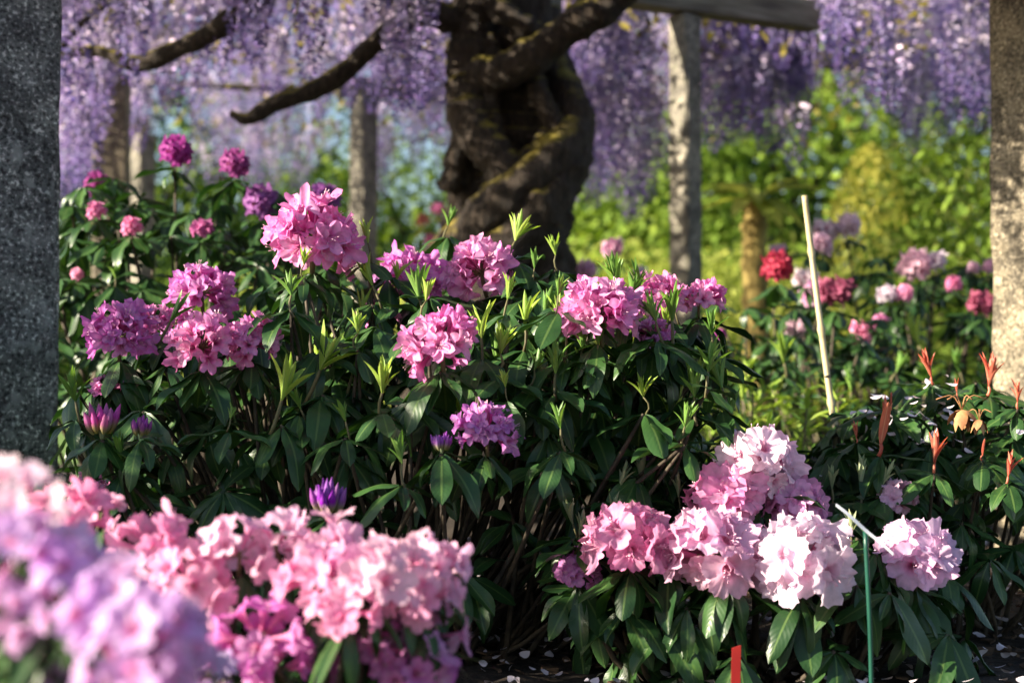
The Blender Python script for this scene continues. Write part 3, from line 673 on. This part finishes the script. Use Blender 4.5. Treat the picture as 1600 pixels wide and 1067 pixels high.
far_shrub('golden_conifer', 'rounded golden conifer beyond the bamboo cane', 'conifer', 1362, 13.5, 1.25, 2.85, 1.1, 6500, .055, M_fol_gold, cone=True)
far_shrub('pale_shrub', 'pale green shrub at the foot of the golden conifer', 'shrub', 1390, 11.2, 1.3, 1.6, 1.0, 1700, .075, M_fol_bright)
far_shrub('dark_shrub', 'tall dark green shrub beside the rough sunlit pillar', 'shrub', 1500, 8.8, 1.05, 1.95, .9, 1900, .08, M_fol_mid)
far_shrub('green_shrub', 'leafy bright shrub above the dark one beside the pillar', 'shrub', 1530, 11.5, 1.4, 2.5, .9, 2600, .075, M_fol_light)
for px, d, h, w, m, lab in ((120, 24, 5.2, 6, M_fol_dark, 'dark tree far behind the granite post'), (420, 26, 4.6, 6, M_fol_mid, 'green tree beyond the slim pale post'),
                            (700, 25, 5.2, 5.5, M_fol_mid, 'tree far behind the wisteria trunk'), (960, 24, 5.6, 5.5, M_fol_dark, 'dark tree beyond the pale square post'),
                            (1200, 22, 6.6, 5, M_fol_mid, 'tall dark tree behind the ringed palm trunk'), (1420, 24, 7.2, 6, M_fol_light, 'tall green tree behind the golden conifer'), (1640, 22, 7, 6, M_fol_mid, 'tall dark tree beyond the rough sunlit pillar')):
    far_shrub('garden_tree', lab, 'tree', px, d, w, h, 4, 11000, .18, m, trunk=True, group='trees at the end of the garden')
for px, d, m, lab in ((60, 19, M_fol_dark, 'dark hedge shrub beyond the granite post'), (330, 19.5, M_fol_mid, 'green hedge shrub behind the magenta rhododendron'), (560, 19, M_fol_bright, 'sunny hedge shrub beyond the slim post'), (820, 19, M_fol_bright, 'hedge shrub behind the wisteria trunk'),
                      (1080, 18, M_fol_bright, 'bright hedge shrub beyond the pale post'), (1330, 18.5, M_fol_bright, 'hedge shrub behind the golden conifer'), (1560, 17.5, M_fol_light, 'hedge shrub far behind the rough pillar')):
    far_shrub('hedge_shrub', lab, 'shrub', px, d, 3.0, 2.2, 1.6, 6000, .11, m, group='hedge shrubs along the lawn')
far_shrub('shade_shrub', 'unseen evergreen shrub added to shade the foot of the large pink bush', 'shrub', -1700, 2.15, .9, 1.32, .8, 2600, .10, M_fol_dark)  # out of view, added so its shadow falls on the large bush
# palm with ringed trunk
p = at(1182, 600, 9.2); pb = Vector((p.x, p.y, 0)); o = thing('palm', 'short palm with ringed yellowish trunk and arching green leaves', 'palm', pb)
h = at(1182, 312, 9.2).z
zz = np.linspace(0, h, 40); part('trunk', mesh('trunk', tube(np.stack([zz * 0 + .01 * np.sin(zz * 3), zz * 0, zz], -1), .095 + .012 * (np.arange(40) % 5 == 0) - .01 * zz, 12, .05), M_trunk_moss), o, Matrix.Translation(pb))
blade = leaf_shape(.22, .2, 0, .55, 2, 6)
mb = mesh('frond', blade, M_fol_bright)
for i in range(16):
    a = i * 2.4; e_ = random.uniform(.1, 1.0); d_ = Vector((math.cos(a) * math.cos(e_), math.sin(a) * math.cos(e_), math.sin(e_)))
    part('frond', mb, o, leafframe(pb + Vector((0, 0, h - .02)), d_, (0, 0, 1), random.uniform(.34, .5), .6))

# ------------------------------------------------------------------ far trusses (blurred): each one a part
def far_truss_mesh(name, m, n=20):
    ts = []
    for d in dome_dirs(n, -.4): k = random.uniform(.75, 1.25); ts.append(random.choice(FAR_FLORET).moved(frame(d, roll=random.random() * 6, loc=d * .3, s=(.52 * k, .52 * k, .66 * k))))
    return mesh(name, join(ts), m)
M_petal_far = petal_mat('far rhododendron petal', throat=(.4, .08, .2), pale=.08)
FT = [far_truss_mesh('flower_truss', M_petal_far) for _ in range(4)]
def ftruss(bush, px, py, d, wpx, color):
    r = wpx / 2 / F * d; part('flower_truss', random.choice(FT), bush, frame((random.gauss(0, .2), -.2, 1), loc=at(px, py, d), s=r), vary(color))

def mid_bush(name, label, c, r, nw, size, m, trusses=(), per=8, limit=250, shoots=(), zmin=.08, cat='rhododendron'):
    b = Vector((c[0], c[1], 0)); o = thing(name, label, cat, b); pts = dome_points((c[0], c[1], c[2]), r, nw, True, zmin=zmin); lv = []
    for p, nrm in pts: lv += whorl(p, nrm * .6 + Vector((0, 0, .7)), per, size)
    for px, py, d, w, col in trusses:
        ftruss(o, px, py, d, w, col); q = at(px, py + w * .5, d); lv += whorl(q, (0, -.1, 1), per, size); pts.append((q, None))
    for px, py, d, hh, mm in shoots:
        q = at(px, py + hh * .5, d); shoot(o, q, hh / F * d, 8, mm); lv += whorl(q - Vector((0, 0, hh / F * d * .4)), (0, -.1, 1), 6, size * .9); pts.append((q, None))
    lay_leaves(o, lv, 'broad', LEAVES, m, limit); stems(o, b, [q for q, _ in pts[::2]]); return o

mid_bush('rhododendron_bush', 'dark rhododendron with magenta trusses behind the granite post', (at(270, 0, 4.7).x, 4.75, .02), (.78, .62, 1.26), 110, .125, M_leaf,
         [(273, 240, 4.6, 50, MAGENTA), (365, 259, 4.5, 46, MAGENTA), (152, 292, 4.9, 42, MAGENTA), (408, 320, 4.5, 56, (.30, .06, .36)), (505, 312, 5.0, 46, (.26, .05, .36)),
          (150, 330, 4.4, 28, ROSE), (205, 355, 4.3, 30, SHELL), (315, 360, 4.3, 34, (.6, .1, .36)), (120, 430, 4.3, 20, SHELL)],
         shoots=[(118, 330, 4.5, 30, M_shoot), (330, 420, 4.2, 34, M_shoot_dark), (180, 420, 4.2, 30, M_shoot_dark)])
mid_bush('rhododendron_bush', 'dark rhododendron with crimson trusses behind the bamboo cane', (at(1240, 0, 5.4).x, 5.5, .0), (.62, .5, .92), 70, .11, M_leaf,
         [(1215, 420, 5.2, 50, RED), (1305, 460, 5.1, 54, (.32, .01, .09)), (1535, 478, 5.6, 44, (.34, .01, .10)), (1125, 525, 5.0, 20, MAGENTA)],
         shoots=[(1225, 540, 4.7, 55, M_shoot), (1160, 600, 4.6, 50, M_shoot)])
mid_bush('rhododendron_bush', 'rhododendron with shell pink clusters beside the rough sunlit pillar', (at(1420, 0, 6.2).x, 6.3, .0), (.72, .55, 1.15), 85, .11, M_leaf,
         [(1290, 365, 6.6, 42, BLUSH), (1325, 355, 6.6, 40, BLUSH), (1282, 385, 6.3, 36, PALE), (1258, 440, 5.9, 38, BLUSH), (1272, 462, 5.6, 42, PALE), (1245, 515, 5.4, 34, BLUSH), (1430, 418, 6.0, 52, PALE), (1462, 412, 6.0, 36, BLUSH), (1385, 462, 5.8, 30, BLUSH),
          (1412, 460, 5.8, 28, SHELL), (1343, 515, 5.4, 28, SHELL), (1350, 530, 5.4, 24, SHELL), (1375, 505, 5.5, 26, SHELL), (1548, 418, 6.0, 26, PALE), (1490, 445, 5.8, 26, ROSE), (1520, 420, 6.0, 20, PALE), (1215, 395, 6.4, 26, PALE)],
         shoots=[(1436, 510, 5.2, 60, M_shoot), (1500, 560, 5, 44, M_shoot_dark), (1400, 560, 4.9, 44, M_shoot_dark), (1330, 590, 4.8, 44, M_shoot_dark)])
# pale flowers further off: a shrub of its own
mid_bush('rhododendron_bush', 'pale pink rhododendron glimpsed between twisted trunk and pale post', (at(950, 0, 7.2).x, 7.3, .0), (.5, .4, 1.0), 40, .11, M_leaf_pale, [(958, 390, 7.0, 34, PALE), (915, 425, 6.6, 34, PALE), (1000, 430, 6.8, 26, BLUSH)], limit=100)
mid_bush('rhododendron_bush', 'coral flowered shrub in the sun beyond the slim pale post', (at(680, 0, 10.5).x, 10.5, 0), (.45, .35, 1.5), 30, .10, M_fol_bright, [(683, 328, 10.1, 22, SHELL), (660, 345, 10.1, 20, (.85, .4, .3)), (697, 350, 10.1, 18, (.85, .45, .3)), (672, 375, 10.1, 18, SHELL)], limit=100)
# yellow green low plants around the cane
def herb(label, px, py, d, w, h, n, m, seed):
    b = at(px, py, d); b.z = 0; o = thing('leafy_plant', label, 'plant', b, 'fresh green plants behind the cane'); tips = []; lv = []
    for i in range(n):
        q = Vector((b.x + random.uniform(-w, w), b.y + random.uniform(-.25, .25), random.uniform(.45, 1.0) * h)); tips.append(q)
        for k in range(9):
            a = random.uniform(0, 6.28); e = random.uniform(.1, 1.1); dv = Vector((math.cos(a) * math.cos(e), math.sin(a) * math.cos(e), math.sin(e)))
            lv.append((leafframe(q - Vector((0, 0, .03 * (k // 3))), dv, (0, 0, 1), random.uniform(.055, .095)), random.randrange(3)))
    lay_leaves(o, lv, 'narrow2', [leaf_shape(.24, .3, 0, .2, 2, 5), leaf_shape(.28, .2, 0, .35, 2, 5), leaf_shape(.2, .3, 0, .05, 2, 5)], m, 150); stems(o, b, tips, .006, .003, .1, M_stem)
herb('yellow green leafy plant at the foot of the bamboo cane', 1225, 650, 4.3, .24, .62, 26, M_shoot, 1)
herb('taller fresh green plant between the two rhododendrons by the cane', 1180, 560, 4.9, .22, .68, 18, M_shoot, 2)
herb('fresh green plant behind the shrub with orange shoots', 1380, 600, 4.7, .3, .66, 22, M_shoot_dark, 3)

# ------------------------------------------------------------------ the main pink rhododendron
bc = Vector((at(600, 0, 3.35).x, 3.38, 0)); main = thing('rhododendron_bush', 'large rhododendron with bright pink trusses in front of the twisted wisteria', 'rhododendron', bc)
lv = []; tips = []
for p, nrm in dome_points((bc.x, bc.y, 0), (.80, .64, .84), 180, True, zmin=.10):
    lv += whorl(p, nrm * .8 + Vector((0, 0, .5)), random.choice((7, 8, 9)), .110, -.0); tips.append(p)
MT = [(490, 368, 3.1, 142, PINK, 26), (315, 452, 3.2, 102, MAUVE, 20), (238, 500, 3.1, 66, PINK, 16), (275, 500, 3.2, 60, MAUVE, 14), (186, 518, 2.95, 104, MAUVE, 22), (316, 535, 2.8, 108, PINK, 22), (392, 530, 2.84, 92, PINK, 20),
      (645, 432, 3.3, 104, MAUVE, 20), (750, 420, 3.2, 114, (.76, .27, .60), 22), (590, 490, 3.25, 62, PINK, 14), (688, 530, 2.75, 122, PINK, 24), (935, 485, 2.85, 124, PINK, 24), (1032, 462, 3.05, 82, PINK, 18), (1092, 465, 3.1, 76, PINK, 18),
      (1022, 522, 2.95, 64, MAUVE, 14), (758, 670, 2.68, 98, (.60, .20, .60), 18), (168, 605, 2.95, 54, PINK, 12), (140, 765, 2.85, 58, ROSE, 12), (178, 772, 2.9, 44, ROSE, 10), (1025, 712, 3.0, 44, VIOLET, 10)]  # mauve heads carry their shade in the petal colour
for px, py, d, w, col, n in MT:
    c = at(px, py, d); r = w / 2 / F * d * .92; truss(main, c, r, col, FL_MAIN, round(n * 1.5), w=.43, squash=.95, depth=.72); q = c - Vector((0, -.01, r * .92)); lv += whorl(q, (random.gauss(0, .1), -.2, 1), 10, .118, -.15); tips.append(q)
for px, py, d, w, col, n in ((690, 690, 2.66, 44, VIOLET, 10), (512, 778, 2.5, 78, (.30, .05, .42), 16), (160, 655, 2.7, 72, (.55, .10, .40), 13), (220, 665, 2.7, 48, (.38, .06, .38), 11)):
    c = at(px, py, d); r = w / 2 / F * d * .95; budtruss(main, c, r, col, n); q = c - Vector((0, 0, r * .95)); lv += whorl(q, (0, -.2, 1), 8, .12, -.05); tips.append(q)
SH = [(575, 358, 3.15, 52, 0), (805, 355, 3.2, 52, 0), (582, 425, 3.1, 50, 0), (500, 545, 2.85, 78, 0), (440, 598, 2.75, 66, 0), (597, 592, 2.7, 52, 0), (752, 505, 2.85, 56, 0), (782, 525, 2.8, 66, 0), (820, 480, 2.95, 66, 0), (885, 505, 2.9, 54, 0), (868, 382, 3.2, 40, 0),
      (835, 405, 3.15, 34, 1), (525, 530, 3.0, 56, 1), (550, 560, 2.95, 60, 1), (1112, 500, 3.0, 54, 1), (1128, 580, 2.9, 62, 1), (1085, 600, 2.85, 50, 1), (628, 702, 2.62, 54, 1), (876, 645, 2.7, 60, 1), (118, 605, 2.85, 52, 1), (655, 440, 3.05, 66, 1), (1050, 478, 2.9, 58, 1), (965, 432, 3.0, 54, 1),
      (1000, 430, 3.05, 44, 1), (565, 470, 3.15, 40, 0), (620, 420, 3.2, 40, 0), (475, 400, 3.0, 34, 0), (850, 470, 3.1, 60, 1), (1070, 645, 2.8, 50, 1), (265, 480, 3.05, 58, 1), (470, 620, 2.8, 46, 1), (835, 560, 2.85, 44, 1), (190, 700, 2.7, 40, 1), (700, 340, 3.6, 30, 1), (1140, 640, 3.0, 50, 1), (790, 590, 2.75, 36, 0), (540, 640, 2.7, 44, 1), (360, 640, 2.7, 34, 1)]
for i in range(46):
    px = random.choice((random.uniform(440, 1120), random.uniform(860, 1150))); SH.append((px, random.uniform(440, 640), random.uniform(2.8, 3.15), random.uniform(38, 58), random.choice((0, 1))))
for px, py, d, h, k in SH:
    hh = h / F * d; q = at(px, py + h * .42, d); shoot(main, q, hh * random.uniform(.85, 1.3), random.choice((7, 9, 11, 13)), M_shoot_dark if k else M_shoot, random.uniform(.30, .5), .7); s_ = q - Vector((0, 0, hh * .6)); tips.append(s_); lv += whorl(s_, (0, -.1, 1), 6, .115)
lay_leaves(main, lv, 'broad', LEAVES, M_leaf, 300); stems(main, bc, tips[::2] + tips[-90::2], .008, .0035, .12)

# ------------------------------------------------------------------ low bush with frilled pale trusses
yc = Vector((at(1195, 0, 2.85).x, 2.95, 0)); yak = thing('rhododendron_bush', 'compact rhododendron with frilled blush white trusses and green plastic stake', 'rhododendron', yc)
lv = []; tips = []
for p, nrm in dome_points((yc.x, yc.y, 0), (.40, .36, .38), 44, True, zmin=.06):
    lv += whorl(p, nrm * .7 + Vector((0, 0, .6)), 7, .125, -.1); tips.append(p)
for px, py, d, w, col, n in ((985, 836, 2.68, 122, ROSE, 22), (905, 888, 2.75, 64, MAUVE, 14), (1182, 722, 2.84, 118, BLUSH, 20), (1135, 772, 2.82, 112, (.82, .36, .60), 20), (1240, 790, 2.85, 108, (.78, .36, .64), 20), (1112, 858, 2.66, 138, PALE, 24),
                             (1252, 868, 2.64, 142, BLUSH, 24), (1430, 866, 2.75, 118, (.80, .54, .77), 22), (1402, 776, 3.0, 60, PALE, 14)):
    c = at(px, py, d); r = w / 2 / F * d * 1.0; truss(yak, c, r, col, FL_YAK, n, w=.56); q = c - Vector((0, -.01, r * .9)); lv += whorl(q, (random.gauss(0, .15), -.15, 1), 9, .125, -.25); tips.append(q)
for px, py, d, h in ((1002, 740, 2.95, 58), (968, 745, 2.85, 44), (955, 790, 2.8, 40), (1040, 715, 3.0, 48), (1070, 700, 3.05, 44), (895, 800, 2.8, 46), (905, 820, 2.75, 40), (1300, 745, 2.95, 46), (1345, 740, 3.0, 50), (1380, 740, 3.0, 40), (1060, 760, 2.9, 40), (1330, 820, 2.8, 40)):
    hh = h / F * d; q = at(px, py + h * .4, d); shoot(yak, q, hh * 1.1, 9, M_silver, .24, .7); s_ = q - Vector((0, 0, hh * .5)); tips.append(s_); lv += whorl(s_, (0, -.1, 1), 7, .105, .25)
lay_leaves(yak, lv, 'broad', LEAVES, M_leaf, 300); stems(yak, yc, tips, .010, .004, .06)

# ------------------------------------------------------------------ shrub with orange shoots
oc = Vector((at(1480, 0, 3.4).x, 3.48, 0)); orb = thing('rhododendron_bush', 'rhododendron with upright orange red shoots and wilted flowers by the pillar', 'rhododendron', oc)
lv = []; tips = []
for p, nrm in dome_points((oc.x, oc.y, 0), (.42, .38, .60), 88, True, zmin=.16):
    lv += whorl(p, nrm * .6 + Vector((0, 0, .7)), 7, .115, .0); tips.append(p)
for px, py, d, h, n in ((1376, 650, 3.05, 95, 5), (1455, 562, 3.35, 60, 6), (1545, 572, 3.3, 70, 13), (1460, 695, 3.0, 66, 6), (1575, 720, 3.0, 54, 4), (1590, 606, 3.2, 50, 6), (1338, 668, 3.1, 36, 4), (1535, 695, 3.05, 36, 2), (1392, 618, 3.2, 34, 2), (1495, 600, 3.3, 30, 2)):
    hh = h / F * d; q = at(px, py + h * .45, d); shoot(orb, q, hh * .85, round(n * 1.7), M_flame, .24, .25, (random.gauss(0, .1), 0, 1), 'flame_shoot'); s_ = q - Vector((0, 0, hh * .22)); tips.append(s_); lv += whorl(s_, (random.gauss(0, .1), -.2, 1), 8, .115, .1)
lay_leaves(orb, lv, 'broad', LEAVES, M_leaf, 280); stems(orb, oc, tips[::2], .007, .003, .07)
c = at(1503, 640, 3.05)
wm = mesh('wilted_flower', join([leaf_shape(.6, .2, .6, .8, 3, 4).moved(leafframe((0, 0, 0), (math.cos(i * 1.1), math.sin(i * 1.1), -.6 + .3 * (i % 3)), (0, 0, 1), .042)) for i in range(7)] +
                                [tube(smooth_path([(0, 0, 0), (math.cos(i) * .02, math.sin(i) * .01, .03), (math.cos(i) * .055, math.sin(i) * .02, .022)], 6), .0012, 4) for i in range(6)]), M_wilt)
part('wilted_flower', wm, orb, Matrix.Translation(c)); part('wilted_flower', wm, orb, Matrix.Translation(at(1530, 655, 3.03)) @ Matrix.Rotation(2, 4, 'Z') @ Matrix.Scale(.7, 4))
ls = []
for i in range(70):
    q = at(random.gauss(1440, 60), random.gauss(655, 28), 3.08 + random.random() * .25); ls.append(np.array(leafframe(q, (random.gauss(0, 1), random.gauss(0, 1), random.gauss(0, .3)), (random.gauss(0, .4), -.3, 1), random.uniform(.012, .026))))
struct('petal_litter', mesh('petal_litter', many(petalbit, ls), M_fallen), 'stuff', 'pale wisteria petals caught on the leaves below the orange shoots')

# ------------------------------------------------------------------ soft pink shrub close by and the lilac one nearer still
def loose_bush(label, c, d, clusters, tone_leaf, size, extra, base_r, fl=FL_TRUMPET, leafsize=.085):
    b = Vector((c[0], c[1], 0)); o = thing('rhododendron_bush', label, 'rhododendron', b); lv = []; tips = []
    for px, py, dd, w, col, n in clusters:
        q = at(px, py, dd); r = w / 2 / F * dd * .96
        truss(o, q, r, col, fl, max(4, round(n * .9)), w=.66, squash=.7, low=-.5, axis=(random.gauss(0, .3), -.35, 1), depth=.85); s_ = q - Vector((0, -.01, r * .8)); tips.append(s_); lv += whorl(s_, (0, -.1, 1), 8, leafsize, -.35)
    for px, py, dd in extra:
        q = at(px, py, dd); tips.append(q); lv += whorl(q, (random.gauss(0, .3), random.gauss(-.2, .2), 1), 7, leafsize, -.1)
    lay_leaves(o, lv, 'slim', [leaf_shape(.26, .15, .1, .3), leaf_shape(.24, .2, .05, .1), leaf_shape(.28, .1, .2, .4)], tone_leaf, 260); stems(o, b, tips, .009, .003, base_r); return o
loose_bush('soft pink rhododendron with loose trumpet flowers below the large pink bush', (at(430, 0, 1.95).x, 2.0), 1.9,
           [(100, 815, 1.95, 120, SHELL, 12), (160, 800, 2.05, 70, SHELL, 8), (235, 850, 1.95, 110, SHELL, 11), (300, 905, 1.9, 110, SHELL, 12), (375, 860, 1.95, 100, PALE, 11), (430, 850, 2.0, 100, PALE, 11), (520, 850, 2.0, 120, PALE, 12), (500, 900, 1.88, 110, SHELL, 12), (570, 900, 1.85, 120, PALE, 13), (540, 945, 1.82, 90, SHELL, 9),
            (630, 900, 1.9, 100, PALE, 11), (672, 880, 1.95, 90, PALE, 10), (655, 850, 2.0, 44, PALE, 5), (660, 930, 1.9, 90, SHELL, 10), (405, 990, 1.85, 110, MAUVE, 13), (430, 1040, 1.85, 90, MAUVE, 11), (590, 1000, 1.9, 100, MAUVE, 12), (670, 985, 1.95, 100, (.72, .36, .66), 12), (640, 1040, 1.9, 110, MAUVE, 12), (520, 1030, 1.95, 90, MAUVE, 10), (330, 1045, 1.7, 80, LILAC, 9), (265, 960, 2.0, 70, SHELL, 7)],  # lower mauve clusters: pink flowers with shade put into the colour
           M_leaf, .09, [(random.uniform(230, 690), random.uniform(950, 1100), random.uniform(1.9, 2.15)) for _ in range(26)], .08)
loose_bush('pale lilac rhododendron at the near edge, in front of the soft pink one', (at(120, 0, 1.2).x, 1.25), 1.2,
           [(25, 775, 1.25, 110, BLUSH, 10), (20, 850, 1.22, 110, LILAC, 10), (95, 880, 1.25, 120, LILAC, 11), (110, 945, 1.18, 120, LILAC, 10), (185, 935, 1.2, 130, LILAC, 12), (235, 1000, 1.15, 150, LILAC, 13), (200, 1050, 1.15, 130, (.66, .42, .78), 11), (285, 1050, 1.2, 110, LILAC, 10), (10, 960, 1.2, 100, (.62, .36, .68), 9), (75, 1040, 1.22, 90, LILAC, 8)],
           M_leaf, .07, [(random.uniform(0, 240), random.uniform(930, 1100), random.uniform(1.2, 1.35)) for _ in range(16)], .05, leafsize=.06)

# ------------------------------------------------------------------ cane, plant stake and marker
P = [at(1257, 306, 3.62), at(1271, 420, 3.62), at(1285, 530, 3.6), at(1300, 640, 3.58), at(1308, 700, 3.57), at(1330, 1010, 3.55)]
S = smooth_path(P, 60); rr = np.linspace(.0075, .0085, 60); rr[[9, 22, 34, 47]] *= 1.35
single('bamboo_cane', mesh('bamboo_cane', tube(S, rr, 10), M_cane), 'thin leaning bamboo cane standing between shrubs', 'cane')
a = at(1352, 830, 2.50); b = Vector((at(1362, 1067, 2.50).x, a.y, -.02)); o = thing('plant_stake', 'green plastic plant stake carrying a bent white tag', 'plant stake', (b.x, b.y, 0))
s_ = smooth_path([a, a.lerp(b, .5) + Vector((.003, 0, 0)), b], 14)
part('stake', mesh('stake', tube(s_ - np.array([b.x, b.y, 0]), .0042, 6), M_greenp), o, Matrix.Translation((b.x, b.y, 0)))
tp = smooth_path([at(1306, 788, 2.51), at(1335, 812, 2.50), at(1365, 838, 2.49), at(1396, 866, 2.47)], 14)
def tagfn(u, v):
    k = v * 13; i = np.clip(k.astype(int), 0, 12); f = (k - i)[..., None]; P_ = tp[i] * (1 - f) + tp[i + 1] * f; w = (.0045 * (1 - .55 * np.abs(v - .4)))
    sd = (u - .5) * 2; return P_[..., 0] + sd * w * .35, P_[..., 1] + sd * w * .75, P_[..., 2] + sd * w * .6 + .001 * np.sin(v * 9)
tg = sheet(2, 13, tagfn); n_ = len(tg.V); back_ = T(tg.V + np.array([0, .0012, -.0006]), tg.loops.reshape(-1, 4)[:, ::-1].ravel(), tg.tot, tg.uv)
part('tag', mesh('tag', join([tg, back_]).moved(Matrix.Translation((-b.x, -b.y, 0))), M_white), o, Matrix.Translation((b.x, b.y, 0)))
a = at(1146, 1008, 2.42); V = []
mk = T([(-.010, 0, .0), (.008, 0, 0), (.013, .002, .22), (-.002, .002, .215), (-.010, .003, .0), (.008, .003, 0), (.013, .005, .22), (-.002, .005, .215)], [0, 1, 2, 3, 7, 6, 5, 4, 0, 4, 5, 1, 1, 5, 6, 2, 2, 6, 7, 3, 3, 7, 4, 0], [4] * 6, [(0, 0)] * 24)
single('plant_marker', mesh('plant_marker', mk, M_redp, False), 'flat red plastic plant marker under the frilled blush trusses', 'plant marker', Matrix.Translation((a.x, a.y, a.z - .22)))
